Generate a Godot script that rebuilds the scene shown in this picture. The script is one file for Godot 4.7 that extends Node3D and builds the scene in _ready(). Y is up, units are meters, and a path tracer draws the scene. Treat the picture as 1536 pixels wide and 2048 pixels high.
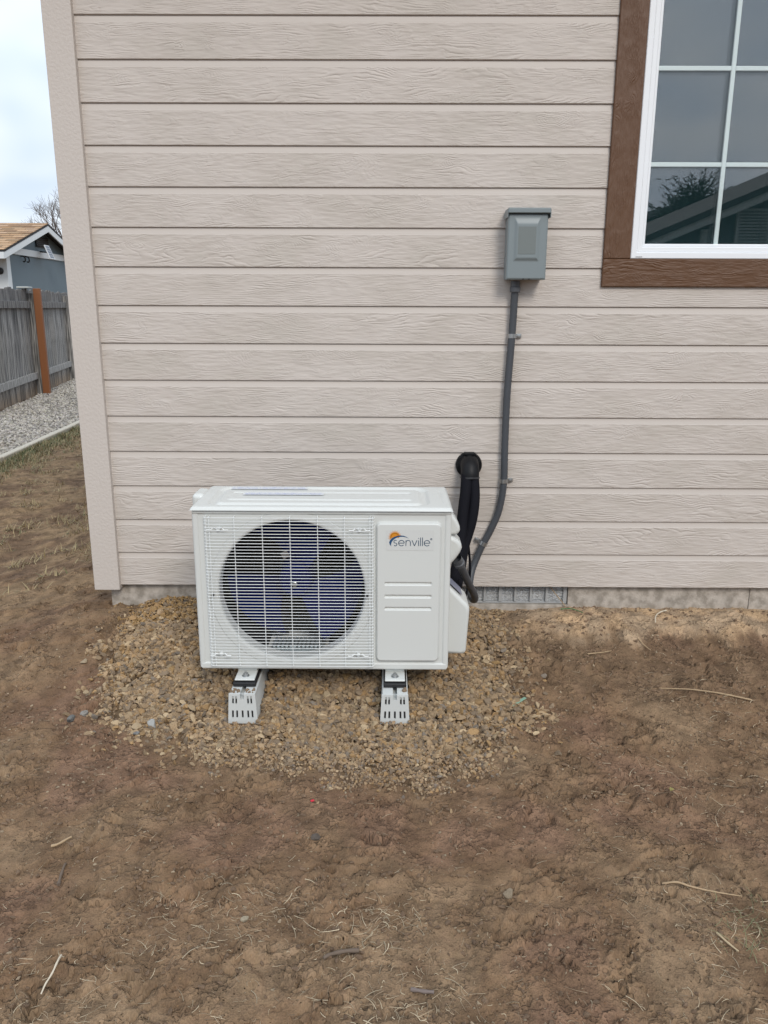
extends Node3D

# ------------------------------------------------------------------ mesh builder
class MB:
	var v := PackedVector3Array()
	var n := PackedVector3Array()
	var u := PackedVector2Array()
	var c := PackedColorArray()
	var ix := PackedInt32Array()
	var col := Color(1, 1, 1)

	func vert(p: Vector3, nn: Vector3, uv := Vector2.ZERO) -> int:
		v.append(p); n.append(nn); u.append(uv); c.append(col)
		return v.size() - 1

	func tri_i(a: int, b: int, d: int) -> void:      # given counter-clockwise from outside
		ix.append(a); ix.append(d); ix.append(b)

	func tri(a: Vector3, b: Vector3, d: Vector3) -> void:
		var nn := (b - a).cross(d - a).normalized()
		tri_i(vert(a, nn), vert(b, nn), vert(d, nn))

	func quad(a: Vector3, b: Vector3, d: Vector3, e: Vector3, uvs: Array = []) -> void:
		var nn := (b - a).cross(e - a)
		if nn.length_squared() < 1e-16:
			nn = (d - b).cross(e - b)
		nn = nn.normalized()
		var k := v.size()
		var has := uvs.size() == 4
		vert(a, nn, uvs[0] if has else Vector2.ZERO)
		vert(b, nn, uvs[1] if has else Vector2.ZERO)
		vert(d, nn, uvs[2] if has else Vector2.ZERO)
		vert(e, nn, uvs[3] if has else Vector2.ZERO)
		tri_i(k, k + 1, k + 2); tri_i(k, k + 2, k + 3)

	func box(lo: Vector3, hi: Vector3) -> void:
		rbox((lo + hi) / 2.0, hi - lo, minf(0.0012, 0.2 * minf((hi - lo).x, minf((hi - lo).y, (hi - lo).z))), 1)

	# box with rounded edges
	func rbox(ctr: Vector3, size: Vector3, r: float, seg := 2, basis := Basis()) -> void:
		var h := size / 2.0
		r = minf(r, minf(h.x, minf(h.y, h.z)) * 0.999)
		var inner := h - Vector3(r, r, r)
		for ax in 3:
			for sg in [-1.0, 1.0]:
				var a1 := (ax + 1) % 3
				var a2 := (ax + 2) % 3
				var s1 := _samples(h[a1], r, seg)
				var s2 := _samples(h[a2], r, seg)
				var base := v.size()
				for i in s1.size():
					for j in s2.size():
						var q := Vector3()
						q[ax] = h[ax] * sg
						q[a1] = s1[i]
						q[a2] = s2[j]
						var k := q.clamp(-inner, inner)
						var nn := (q - k).normalized()
						vert(ctr + basis * (k + nn * r), basis * nn)
				var w := s2.size()
				for i in s1.size() - 1:
					for j in w - 1:
						var p := base + i * w + j
						if sg > 0:
							tri_i(p, p + w, p + w + 1); tri_i(p, p + w + 1, p + 1)
						else:
							tri_i(p, p + w + 1, p + w); tri_i(p, p + 1, p + w + 1)

	func _samples(h: float, r: float, seg: int) -> PackedFloat32Array:
		var o := PackedFloat32Array()
		for i in seg + 1:
			o.append(-h + r * (1.0 - tan(PI / 4.0 * (1.0 - float(i) / seg))))
		for i in seg + 1:
			o.append(h - r + r * tan(PI / 4.0 * float(i) / seg))
		return o

	# a tube along points with a radius (or one per point), capped
	func tube(pts: PackedVector3Array, rad: Variant, seg := 8, cap := true) -> void:
		var m := pts.size()
		var up := Vector3.UP
		var t0 := (pts[1] - pts[0]).normalized()
		if absf(t0.dot(up)) > 0.9:
			up = Vector3.RIGHT
		var side := t0.cross(up).normalized()
		var base := v.size()
		for i in m:
			var t := (pts[mini(i + 1, m - 1)] - pts[maxi(i - 1, 0)]).normalized()
			side = (side - t * side.dot(t)).normalized()
			var bi := t.cross(side)
			var r: float = rad if rad is float else rad[i]
			for k in seg:
				var a := TAU * k / seg
				var d := side * cos(a) + bi * sin(a)
				vert(pts[i] + d * r, d, Vector2(float(k) / seg, float(i)))
		for i in m - 1:
			for k in seg:
				var a := base + i * seg + k
				var b := base + i * seg + (k + 1) % seg
				tri_i(a, b, b + seg); tri_i(a, b + seg, a + seg)
		if cap:
			for e in 2:
				var i := 0 if e == 0 else m - 1
				var nn := (pts[0] - pts[1]).normalized() if e == 0 else (pts[m - 1] - pts[m - 2]).normalized()
				var cc := vert(pts[i], nn)
				var f := v.size()
				for k in seg:
					vert(v[base + i * seg + k], nn)
				for k in seg:
					if e == 0:
						tri_i(cc, f + (k + 1) % seg, f + k)
					else:
						tri_i(cc, f + k, f + (k + 1) % seg)

	# profile of (radius, along) turned round an axis
	func lathe(o: Vector3, axis: Vector3, prof: Array, seg := 32, a0 := 0.0, a1 := TAU) -> void:
		var up := Vector3.UP if absf(axis.y) < 0.9 else Vector3.RIGHT
		var sx := up.cross(axis).normalized()
		var sy := axis.cross(sx).normalized()
		for i in prof.size() - 1:
			var p: Vector2 = prof[i]
			var q: Vector2 = prof[i + 1]
			var d := (q - p).normalized()
			var base := v.size()
			for k in seg + 1:
				var a := a0 + (a1 - a0) * k / seg
				var r := sx * cos(a) + sy * sin(a)
				var nn := (r * d.y - axis * d.x).normalized()
				vert(o + r * p.x + axis * p.y, nn)
				vert(o + r * q.x + axis * q.y, nn)
			for k in seg:
				var b := base + k * 2
				tri_i(b, b + 2, b + 3); tri_i(b, b + 3, b + 1)

	# polygon (counter-clockwise in the plane of ux, uy) pushed from w0 to w1 along ux x uy
	func prism(poly: PackedVector2Array, o: Vector3, ux: Vector3, uy: Vector3, w0: float, w1: float, smooth := false) -> void:
		var uz := ux.cross(uy)
		var m := poly.size()
		var t := Geometry2D.triangulate_polygon(poly)
		for s in 2:
			var base := v.size()
			for p in poly:
				vert(o + ux * p.x + uy * p.y + uz * (w1 if s == 0 else w0), uz if s == 0 else -uz)
			for k in range(0, t.size(), 3):
				var a := poly[t[k]]
				var b := poly[t[k + 1]]
				var d := poly[t[k + 2]]
				var ccw := (b - a).cross(d - a) > 0.0
				if ccw == (s == 0):
					tri_i(base + t[k], base + t[k + 1], base + t[k + 2])
				else:
					tri_i(base + t[k], base + t[k + 2], base + t[k + 1])
		for i in m:
			var p := poly[i]
			var q := poly[(i + 1) % m]
			var a := o + ux * p.x + uy * p.y
			var b := o + ux * q.x + uy * q.y
			if smooth:
				var n1 := _pn(poly, i)
				var n2 := _pn(poly, (i + 1) % m)
				var k := v.size()
				vert(a + uz * w0, ux * n1.x + uy * n1.y); vert(b + uz * w0, ux * n2.x + uy * n2.y)
				vert(b + uz * w1, ux * n2.x + uy * n2.y); vert(a + uz * w1, ux * n1.x + uy * n1.y)
				tri_i(k, k + 1, k + 2); tri_i(k, k + 2, k + 3)
			else:
				quad(a + uz * w0, b + uz * w0, b + uz * w1, a + uz * w1)

	func _pn(poly: PackedVector2Array, i: int) -> Vector2:
		var m := poly.size()
		var d := (poly[(i + 1) % m] - poly[(i + m - 1) % m]).normalized()
		return Vector2(d.y, -d.x)

	# grid of points with smooth normals; f(i, j) gives a point
	func grid(w: int, h: int, f: Callable, flip := false) -> void:
		var base := v.size()
		for j in h:
			for i in w:
				vert(f.call(i, j), Vector3.ZERO)
		for j in h:
			for i in w:
				var a := v[base + j * w + mini(i + 1, w - 1)] - v[base + j * w + maxi(i - 1, 0)]
				var b := v[base + mini(j + 1, h - 1) * w + i] - v[base + maxi(j - 1, 0) * w + i]
				n[base + j * w + i] = (b.cross(a) if flip else a.cross(b)).normalized()
		for j in h - 1:
			for i in w - 1:
				var p := base + j * w + i
				if flip:
					tri_i(p, p + w + 1, p + 1); tri_i(p, p + w, p + w + 1)
				else:
					tri_i(p, p + 1, p + w + 1); tri_i(p, p + w + 1, p + w)

	# flat ribbon along 2D points
	func ribbon(pts: PackedVector2Array, o: Vector3, ux: Vector3, uy: Vector3, width: float, lift: float) -> void:
		var uz := ux.cross(uy)
		var m := pts.size()
		var base := v.size()
		for i in m:
			var d := (pts[mini(i + 1, m - 1)] - pts[maxi(i - 1, 0)]).normalized()
			var s := Vector2(-d.y, d.x) * width / 2.0
			for q in [pts[i] - s, pts[i] + s]:
				vert(o + ux * q.x + uy * q.y + uz * lift, uz)
		for i in m - 1:
			var k := base + i * 2
			tri_i(k, k + 2, k + 3); tri_i(k, k + 3, k + 1)

	func mesh() -> ArrayMesh:
		var a := []
		a.resize(Mesh.ARRAY_MAX)
		a[Mesh.ARRAY_VERTEX] = v
		a[Mesh.ARRAY_NORMAL] = n
		a[Mesh.ARRAY_TEX_UV] = u
		a[Mesh.ARRAY_COLOR] = c
		a[Mesh.ARRAY_INDEX] = ix
		var m := ArrayMesh.new()
		m.add_surface_from_arrays(Mesh.PRIMITIVE_TRIANGLES, a)
		return m

# ------------------------------------------------------------------ node helpers
func thing(called: String, label: String, category: String, at := Vector3.ZERO, group := "") -> Node3D:
	var o := Node3D.new()
	o.name = called
	add_child(o, true)
	o.position = at
	tag(o, label, category, group)
	return o

func tag(o: Node, label: String, category := "", group := "", kind := "") -> void:
	if label: o.set_meta("label", label)
	if category: o.set_meta("category", category)
	if group: o.set_meta("group", group)
	if kind: o.set_meta("kind", kind)

func origin_of(p: Node) -> Vector3:      # where in the world the node's own zero lies (nothing here is turned)
	var o := Vector3.ZERO
	while p != self:
		o += (p as Node3D).position
		p = p.get_parent()
	return o

func part(parent: Node, called: String, mb: MB, mat: Material) -> MeshInstance3D:
	return part_mesh(parent, called, mb.mesh(), mat)

func part_mesh(parent: Node, called: String, mesh: Mesh, mat: Material) -> MeshInstance3D:
	var o := MeshInstance3D.new()
	o.name = called
	o.mesh = mesh
	o.material_override = mat
	parent.add_child(o, true)
	o.position = -origin_of(parent)
	return o

func placed(parent: Node, called: String, mesh: Mesh, mat: Material, xf: Transform3D) -> MeshInstance3D:
	var o := MeshInstance3D.new()
	o.name = called
	o.mesh = mesh
	o.material_override = mat
	parent.add_child(o, true)
	o.transform = Transform3D(xf.basis, xf.origin - origin_of(parent))
	return o

func lin(r: float, g: float, b: float) -> Color:
	return Color(r, g, b).linear_to_srgb()

func mat(col: Color, rough := 0.6, metal := 0.0) -> StandardMaterial3D:
	var m := StandardMaterial3D.new()
	m.albedo_color = col
	m.roughness = rough
	m.metallic = metal
	return m

func nz(sd: int, freq: float, oct := 1, type := FastNoiseLite.TYPE_SIMPLEX_SMOOTH, fract := FastNoiseLite.FRACTAL_FBM) -> FastNoiseLite:
	var f := FastNoiseLite.new()
	f.seed = sd
	f.noise_type = type
	f.frequency = freq
	f.fractal_type = fract if oct > 1 else FastNoiseLite.FRACTAL_NONE
	f.fractal_octaves = oct
	return f

func curve(pts: Array, step := 0.008) -> PackedVector3Array:
	var c := Curve3D.new()
	for i in pts.size():
		var a: Vector3 = pts[maxi(i - 1, 0)]
		var b: Vector3 = pts[mini(i + 1, pts.size() - 1)]
		var t := (b - a) / 6.0
		c.add_point(pts[i], -t, t)
	c.bake_interval = step
	return c.get_baked_points()

func with_relief(m: StandardMaterial3D, tex: Texture2D, cm: float, scale := Vector3.ZERO) -> StandardMaterial3D:
	m.heightmap_enabled = true
	m.heightmap_texture = tex
	m.heightmap_scale = cm
	if scale != Vector3.ZERO:
		m.uv1_triplanar = true
		m.uv1_scale = scale
	return m

# a seamless noise picture, either as height or through a ramp of colours
func noise_tex(n: FastNoiseLite, size: int, cols: Array = [], offs: Array = []) -> ImageTexture:
	var im := n.get_seamless_image(size, size, false, false, 0.15)
	if cols.is_empty():
		return ImageTexture.create_from_image(im)
	var g := Gradient.new()
	g.colors = PackedColorArray(cols)
	g.offsets = PackedFloat32Array(offs)
	var lut := []
	for i in 256:
		lut.append(g.sample(i / 255.0))
	var d := im.get_data()
	var o := PackedByteArray()
	o.resize(d.size() * 3)
	for i in d.size():
		var c: Color = lut[d[i]]
		o[i * 3] = int(c.r * 255.0); o[i * 3 + 1] = int(c.g * 255.0); o[i * 3 + 2] = int(c.b * 255.0)
	return ImageTexture.create_from_image(Image.create_from_data(size, size, false, Image.FORMAT_RGB8, o))

func stretched(n: FastNoiseLite, w: int, h: int, ww: int, hh: int) -> PackedFloat32Array:
	var im := n.get_seamless_image(w, h, false, false, 0.1)
	im.convert(Image.FORMAT_RF)
	im.resize(ww, hh, Image.INTERPOLATE_CUBIC)
	return im.get_data().to_float32_array()

# ------------------------------------------------------------------ ground shape
var n_big: FastNoiseLite
var n_mid: FastNoiseLite
var n_small: FastNoiseLite
var n_fine: FastNoiseLite
var n_ledge: FastNoiseLite
var n_crumb: FastNoiseLite
var n_tone: FastNoiseLite
var n_tone2: FastNoiseLite
var pile := PackedVector2Array([Vector2(-0.93, 0.29), Vector2(-0.93, 0.08), Vector2(-0.90, -0.2), Vector2(0.34, -0.2), Vector2(0.40, 0.05), Vector2(0.41, 0.23), Vector2(0.41, 0.39), Vector2(0.38, 0.52), Vector2(0.44, 0.62), Vector2(0.31, 0.77), Vector2(0.20, 0.89), Vector2(0.10, 0.95), Vector2(-0.01, 0.94), Vector2(-0.23, 0.89), Vector2(-0.46, 0.85), Vector2(-0.62, 0.76), Vector2(-0.76, 0.70), Vector2(-0.84, 0.60), Vector2(-0.89, 0.45)])

func inside(x: float, z: float) -> float:     # metres inside the edge of the gravel pile, negative outside
	var p := Vector2(x, z)
	var d := 1e9
	for i in pile.size():
		d = minf(d, p.distance_squared_to(Geometry2D.get_closest_point_to_segment(p, pile[i], pile[(i + 1) % pile.size()])))
	d = sqrt(d)
	return d if Geometry2D.is_point_in_polygon(p, pile) else -d

func base_y(x: float, z: float) -> float:
	var d := maxf(z, -1.02 - x)
	var y := -0.1 * smoothstep(0.0, 0.9, d)
	if x > 0.3:                                 # the sandy bank along the footing and the step down from it
		var e := 0.225 + 0.05 * n_mid.get_noise_2d(x * 2.0, 7.0)
		y += 0.028 * smoothstep(0.3, 0.6, x) * (1.0 - smoothstep(e - 0.05, e + 0.05, z))
		y -= 0.016 * smoothstep(0.3, 0.6, x) * (1.0 - smoothstep(0.0, 0.03 + 0.02 * n_small.get_noise_2d(x, 3.0), z))
	return y

func ground_y(x: float, z: float, detail := true) -> float:
	var y := base_y(x, z)
	var near := 1.0 - smoothstep(6.0, 14.0, Vector2(x, z).length())
	y += 0.016 * n_big.get_noise_2d(x, z) * near
	if not detail:
		return y
	var wx := x + 0.05 * n_mid.get_noise_2d(z + 31.0, x)
	var wz := z + 0.05 * n_mid.get_noise_2d(x + 77.0, z)
	var r0 := smoothstep(-0.10, 0.30, n_tone.get_noise_2d(x * 2.1 + 9.0, z * 2.4))
	if x > 0.3 and z < 0.25:
		r0 *= 0.5
	y += 0.0055 * n_mid.get_noise_2d(wx, wz * 1.4)
	y += (0.0010 + 0.0024 * r0) * n_small.get_noise_2d(wx, wz * 1.5)
	var lg := n_ledge.get_noise_2d(wx, wz * 1.7)
	y += (0.0018 + 0.0048 * r0) * smoothstep(0.06, 0.085, lg)
	y += 0.0035 * r0 * smoothstep(0.26, 0.28, lg)
	y -= (0.003 + 0.0075 * r0) * smoothstep(0.30, 0.34, n_ledge.get_noise_2d(wx * 1.2 + 60.0, wz * 2.6))
	var cr := absf(n_ledge.get_noise_2d(wx * 0.8 + 40.0, wz * 1.5))
	y -= (0.003 + 0.007 * r0) * (1.0 - smoothstep(0.0, 0.03, cr)) * smoothstep(0.05, 0.30, n_tone2.get_noise_2d(x + 2.0, z * 1.4))
	y += (0.0006 + 0.0016 * r0) * n_fine.get_noise_2d(x, z)
	y += (0.0004 + 0.0028 * r0) * maxf(0.0, n_crumb.get_noise_2d(x, z) + 0.3)
	return y

func axis(stops: Array) -> PackedFloat32Array:     # [from, [to, step], ...]
	var o := PackedFloat32Array([stops[0]])
	var x: float = stops[0]
	for k in range(1, stops.size()):
		var n := maxi(1, roundi((stops[k][0] - x) / stops[k][1]))
		var x0 := x
		for i in n:
			x = x0 + (stops[k][0] - x0) * (i + 1) / n
			o.append(x)
	return o

# ------------------------------------------------------------------ shared
var M := {}
var rng := RandomNumberGenerator.new()
var stones: Array[ArrayMesh] = []

func stone_mesh(r: RandomNumberGenerator, sub := 1) -> ArrayMesh:
	var t := (1.0 + sqrt(5.0)) / 2.0
	var p := [Vector3(-1, t, 0), Vector3(1, t, 0), Vector3(-1, -t, 0), Vector3(1, -t, 0), Vector3(0, -1, t), Vector3(0, 1, t), Vector3(0, -1, -t), Vector3(0, 1, -t), Vector3(t, 0, -1), Vector3(t, 0, 1), Vector3(-t, 0, -1), Vector3(-t, 0, 1)]
	var f := [[0, 11, 5], [0, 5, 1], [0, 1, 7], [0, 7, 10], [0, 10, 11], [1, 5, 9], [5, 11, 4], [11, 10, 2], [10, 7, 6], [7, 1, 8], [3, 9, 4], [3, 4, 2], [3, 2, 6], [3, 6, 8], [3, 8, 9], [4, 9, 5], [2, 4, 11], [6, 2, 10], [8, 6, 7], [9, 8, 1]]
	var tris := []
	for q in f:
		tris.append([p[q[0]].normalized(), p[q[1]].normalized(), p[q[2]].normalized()])
	for s in sub:
		var o := []
		for q in tris:
			var a: Vector3 = (q[0] + q[1]).normalized()
			var b: Vector3 = (q[1] + q[2]).normalized()
			var c: Vector3 = (q[2] + q[0]).normalized()
			o.append_array([[q[0], a, c], [a, q[1], b], [c, b, q[2]], [a, b, c]])
		tris = o
	var cuts := []
	for i in 7:
		cuts.append([Vector3(r.randfn(), r.randfn(), r.randfn()).normalized(), r.randf_range(0.34, 0.74)])
	var sc := Vector3(r.randf_range(1.05, 1.4), r.randf_range(0.75, 1.0), r.randf_range(0.9, 1.15))
	var mb := MB.new()
	for q in tris:
		var w := []
		for x: Vector3 in q:
			for c in cuts:
				x -= c[0] * maxf(0.0, x.dot(c[0]) - c[1])
			w.append(x * sc)
		mb.tri(w[0], w[1], w[2])
	return mb.mesh()

func rand_basis(r: RandomNumberGenerator) -> Basis:
	return Basis(Vector3(r.randfn(), r.randfn(), r.randfn()).normalized(), r.randf() * TAU)

func multi(parent: Node, called: String, mesh: Mesh, m: Material, xf: Array, cols: Array) -> MultiMeshInstance3D:
	var mm := MultiMesh.new()
	mm.transform_format = MultiMesh.TRANSFORM_3D
	mm.use_colors = true
	mm.mesh = mesh
	mm.instance_count = xf.size()
	for i in xf.size():
		mm.set_instance_transform(i, xf[i])
		mm.set_instance_color(i, cols[i])
	var o := MultiMeshInstance3D.new()
	o.name = called
	o.multimesh = mm
	o.material_override = m
	parent.add_child(o, true)
	if parent != self:
		o.position = -origin_of(parent)
	o.set_meta("kind", "stuff")
	return o

# ------------------------------------------------------------------ scene
func _ready() -> void:
	camera_and_light()
	noises()
	materials()
	ground()
	house()
	foundation_vent()
	shed()
	fence()
	edging_and_rock()
	bare_tree()
	behind_the_camera()
	unit()
	blocks()
	electric()
	refrigerant()
	gravel()
	litter()

func camera_and_light() -> void:
	var cam := Camera3D.new()
	cam.name = "camera"
	cam.fov = 65.744
	cam.near = 0.05
	cam.far = 400.0
	cam.position = Vector3(0, 1.0793, 2.7299)
	var b := Basis(Vector3.UP, 0.005466) * Basis(Vector3.RIGHT, -0.252316) * Basis(Vector3.BACK, 0.003823)
	cam.basis = b
	add_child(cam)
	cam.current = true

	# overcast sky: soft cloud sheets, a little brighter overhead
	var w := 512
	var h := 256
	var cl := nz(5, 1.1, 5)
	var cl2 := nz(9, 3.2, 4)
	var data := PackedFloat32Array()
	data.resize(w * h * 3)
	for j in h:
		var el := PI / 2.0 - PI * (j + 0.5) / h
		for i in w:
			var az := TAU * (i + 0.5) / w
			var d := Vector3(cos(el) * sin(az), sin(el), cos(el) * cos(az))
			var p := d * 2.0 / maxf(0.25, d.y + 0.25)
			var k := cl.get_noise_3dv(p) * 0.6 + cl2.get_noise_3dv(p) * 0.3
			var up := maxf(0.0, d.y)
			var base := 0.86 + 0.5 * up
			var cc := Vector3(0.70, 0.83, 1.01).lerp(Vector3(0.88, 0.95, 1.03), clampf(0.5 + k * 1.6, 0.0, 1.0))
			cc *= base * (1.0 + 0.13 * k)
			if d.y < 0.0:
				cc = Vector3(0.3, 0.26, 0.22)
			var o := (j * w + i) * 3
			data[o] = cc.x; data[o + 1] = cc.y; data[o + 2] = cc.z
	var im := Image.create_from_data(w, h, false, Image.FORMAT_RGBF, data.to_byte_array())
	var pm := PanoramaSkyMaterial.new()
	pm.panorama = ImageTexture.create_from_image(im)
	var sky := Sky.new()
	sky.sky_material = pm
	var e := Environment.new()
	e.background_mode = Environment.BG_SKY
	e.sky = sky
	e.tonemap_mode = Environment.TONE_MAPPER_LINEAR
	e.tonemap_exposure = 1.15
	e.sdfgi_enabled = true
	e.ssao_enabled = true
	e.ssil_enabled = true
	var we := WorldEnvironment.new()
	we.name = "world_environment"
	we.environment = e
	add_child(we)

	var sun := DirectionalLight3D.new()
	sun.name = "sun"
	sun.light_energy = 0.5
	sun.light_color = Color(1.0, 0.97, 0.93)
	sun.light_angular_distance = 18.0
	sun.shadow_enabled = true
	sun.sky_mode = DirectionalLight3D.SKY_MODE_LIGHT_ONLY
	var dir := Vector3(-0.30, -0.72, -0.85).normalized()
	sun.basis = Basis.looking_at(dir, Vector3.UP)
	add_child(sun)

func noises() -> void:
	n_big = nz(11, 1.6, 2)
	n_mid = nz(12, 5.5, 3)
	n_small = nz(13, 17.0, 3)
	n_fine = nz(14, 70.0, 2)
	n_ledge = nz(15, 11.0, 4)
	n_crumb = nz(16, 55.0, 1, FastNoiseLite.TYPE_CELLULAR)
	n_tone = nz(17, 1.7, 3)
	n_tone2 = nz(18, 6.0, 3)
	rng.seed = 4242
	for i in 10:
		stones.append(stone_mesh(rng))

func materials() -> void:
	# --- embossed wood grain of the siding: sixteen strips, one per board
	var W := 2048
	var H := 1024
	var a := stretched(nz(21, 0.012, 2), 256, 1024, W, H)       # slow swing of the rings
	var b := stretched(nz(22, 0.05, 3), 512, 1024, W, H)        # wriggle
	var c := stretched(nz(23, 0.13, 2), 256, 1024, W, H)        # fibres
	var d := stretched(nz(24, 0.02, 2), 1024, 1024, W, H)       # how strongly embossed
	var g := RandomNumberGenerator.new()
	g.seed = 77
	var knots := []
	for s in 16:
		var l := []
		for k in g.randi_range(1, 4):
			l.append(Vector4(g.randf() * W, g.randf_range(14, 50), g.randf_range(1.2, 3.2), g.randf_range(6, 14)))
		knots.append(l)
	var lut := PackedFloat32Array()
	for i in 1024:
		var t := absf(i / 1024.0 * 2.0 - 1.0)
		lut.append(1.0 - pow(1.0 - t, 2.6))
	var o := PackedFloat32Array()
	o.resize(W * H)
	for y in H:
		var s := y >> 6
		var yy := float(y & 63)
		var sh := s * 711
		var freq := 0.28 + 0.20 * ((s * 7) % 5) / 4.0
		var amp := 5.0 + 3.0 * ((s * 3) % 4)
		var act := []
		for k: Vector4 in knots[s]:
			act.append(k)
		var row := y * W
		for x in W:
			var q := row + ((x + sh) & 2047)
			var ph := yy * freq + amp * a[q] + 1.25 * b[q]
			for k: Vector4 in act:
				var dx := absf(x - k.x)
				if dx < 190.0:
					dx *= 0.30
					var dy := yy - k.y
					var r2 := (dx * dx + dy * dy) / (k.w * k.w)
					if r2 < 9.0:
						ph += k.z * exp(-r2) * 1.6
			var m := clampf(d[q] * 2.6 - 0.75, 0.12, 1.0)
			o[row + x] = lut[int(ph * 1024.0) & 1023] * m * 0.62 + c[q] * 0.5
	M.grain = ImageTexture.create_from_image(Image.create_from_data(W, H, false, Image.FORMAT_RF, o.to_byte_array()))
	M.siding = with_relief(mat(lin(0.530, 0.476, 0.430), 0.6), M.grain, 0.25)
	M.siding.albedo_texture = noise_tex(nz(33, 0.012, 4), 512, [lin(0.92, 0.915, 0.90), lin(0.975, 0.972, 0.968), lin(1, 1, 1)], [0.25, 0.5, 0.75])
	M.orange_peel = noise_tex(nz(31, 0.06, 3), 512)
	M.rough_paint = noise_tex(nz(32, 0.045, 6), 512)
	M.trim = with_relief(mat(lin(0.530, 0.476, 0.430), 0.6), M.rough_paint, 0.07, Vector3(3.1, 3.1, 3.1))
	M.brown_trim = with_relief(mat(lin(0.106, 0.048, 0.020), 0.55), M.grain, 0.24)
	M.vinyl = mat(lin(0.80, 0.82, 0.84), 0.35)
	M.bar = mat(lin(0.64, 0.73, 0.72), 0.4)
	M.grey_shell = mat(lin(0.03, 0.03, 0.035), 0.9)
	var glass := mat(Color(0.30, 0.48, 0.50, 0.02), 0.0)
	glass.transparency = BaseMaterial3D.TRANSPARENCY_ALPHA
	M.glass = glass
	# --- concrete
	M.concrete = mat(Color(1, 1, 1), 0.85)
	M.concrete.albedo_texture = noise_tex(nz(41, 0.02, 5), 512, [lin(0.29, 0.255, 0.215), lin(0.40, 0.355, 0.305), lin(0.48, 0.43, 0.375)], [0.2, 0.5, 0.8])
	with_relief(M.concrete, noise_tex(nz(42, 0.09, 4), 512), 0.10, Vector3(2.1, 2.1, 2.1))
	M.foil = with_relief(mat(lin(0.88, 0.89, 0.90), 0.4, 0.15), noise_tex(nz(43, 0.06, 3), 256), 0.9, Vector3(14, 22, 14))
	M.galv = mat(lin(0.42, 0.43, 0.43), 0.35, 0.9)
	M.vent_grey = mat(lin(0.36, 0.365, 0.365), 0.6)
	# --- the unit
	M.unit = with_relief(mat(lin(0.600, 0.612, 0.588), 0.34), M.orange_peel, 0.004, Vector3(14, 14, 14))
	M.wire = mat(lin(0.76, 0.78, 0.77), 0.4)
	M.black = mat(lin(0.012, 0.012, 0.013), 0.6)
	M.inside = mat(lin(0.012, 0.012, 0.013), 0.7)
	M.blade = mat(lin(0.004, 0.008, 0.066), 0.6)
	M.blade.metallic_specular = 0.15
	M.inside.metallic_specular = 0.2
	M.coil = mat(lin(0.018, 0.019, 0.014), 0.6)
	M.coil.metallic_specular = 0.2
	M.pan = mat(lin(0.42, 0.47, 0.47), 0.3, 0.5)
	M.foam = with_relief(mat(lin(0.007, 0.007, 0.010), 0.8), M.orange_peel, 0.05, Vector3(18, 18, 18))
	M.conduit = mat(lin(0.055, 0.060, 0.068), 0.5)
	M.fitting = mat(lin(0.085, 0.09, 0.10), 0.5)
	M.box_grey = with_relief(mat(lin(0.195, 0.228, 0.236), 0.42), M.orange_peel, 0.004, Vector3(14, 14, 14))
	M.sleeve = mat(lin(0.006, 0.006, 0.007), 0.5)
	M.foam.metallic_specular = 0.25
	M.sleeve.metallic_specular = 0.35
	M.pvc = with_relief(mat(lin(0.56, 0.575, 0.56), 0.5), M.orange_peel, 0.01, Vector3(12, 12, 12))
	M.logo_blue = mat(lin(0.010, 0.065, 0.16), 0.5)
	M.logo_ink = mat(lin(0.045, 0.085, 0.135), 0.5)
	M.logo_orange = mat(lin(0.62, 0.23, 0.012), 0.5)
	M.badge = mat(lin(0.578, 0.585, 0.565), 0.45)
	# --- stone and dirt
	M.stone = with_relief(mat(Color(1, 1, 1), 0.85), noise_tex(nz(51, 0.05, 4), 256), 0.12, Vector3(9, 9, 9))
	M.stone.albedo_texture = noise_tex(nz(52, 0.03, 5), 256, [lin(0.62, 0.6, 0.58), lin(0.9, 0.9, 0.9), lin(1, 1, 1)], [0.25, 0.5, 0.75])
	M.stone.vertex_color_use_as_albedo = true
	M.straw = mat(Color(1, 1, 1), 0.7)
	M.straw.vertex_color_use_as_albedo = true
	# --- weathered boards
	var st := stretched(nz(61, 0.06, 4), 256, 64, 256, 256)
	var st2 := stretched(nz(62, 0.02, 2), 256, 128, 256, 256)
	var wd := PackedByteArray()
	wd.resize(256 * 256 * 3)
	for i in 256 * 256:
		var t := clampf(st[i] * 0.75 + st2[i] * 0.35 - 0.05, 0.0, 1.0)
		t = smoothstep(0.28, 0.78, t)
		var cc := lin(lerpf(0.07, 0.52, t), lerpf(0.067, 0.50, t), lerpf(0.064, 0.47, t))
		wd[i * 3] = int(cc.r * 255); wd[i * 3 + 1] = int(cc.g * 255); wd[i * 3 + 2] = int(cc.b * 255)
	M.board_tex = ImageTexture.create_from_image(Image.create_from_data(256, 256, false, Image.FORMAT_RGB8, wd))
	M.boards = []
	for k in 4:
		var m := mat([lin(0.8, 0.8, 0.8), lin(1, 1, 1), lin(0.62, 0.62, 0.63), lin(0.9, 0.88, 0.85)][k], 0.85)
		m.albedo_texture = M.board_tex
		m.uv1_triplanar = true
		m.uv1_scale = Vector3(5.3, 0.55, 5.3)
		m.uv1_offset = Vector3(0.17 * k, 0.31 * k, 0.23 * k)
		m.vertex_color_use_as_albedo = true
		M.boards.append(m)
	M.new_post = with_relief(mat(lin(0.20, 0.070, 0.020), 0.7), M.board_tex, 0.1, Vector3(5, 0.6, 5))

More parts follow.
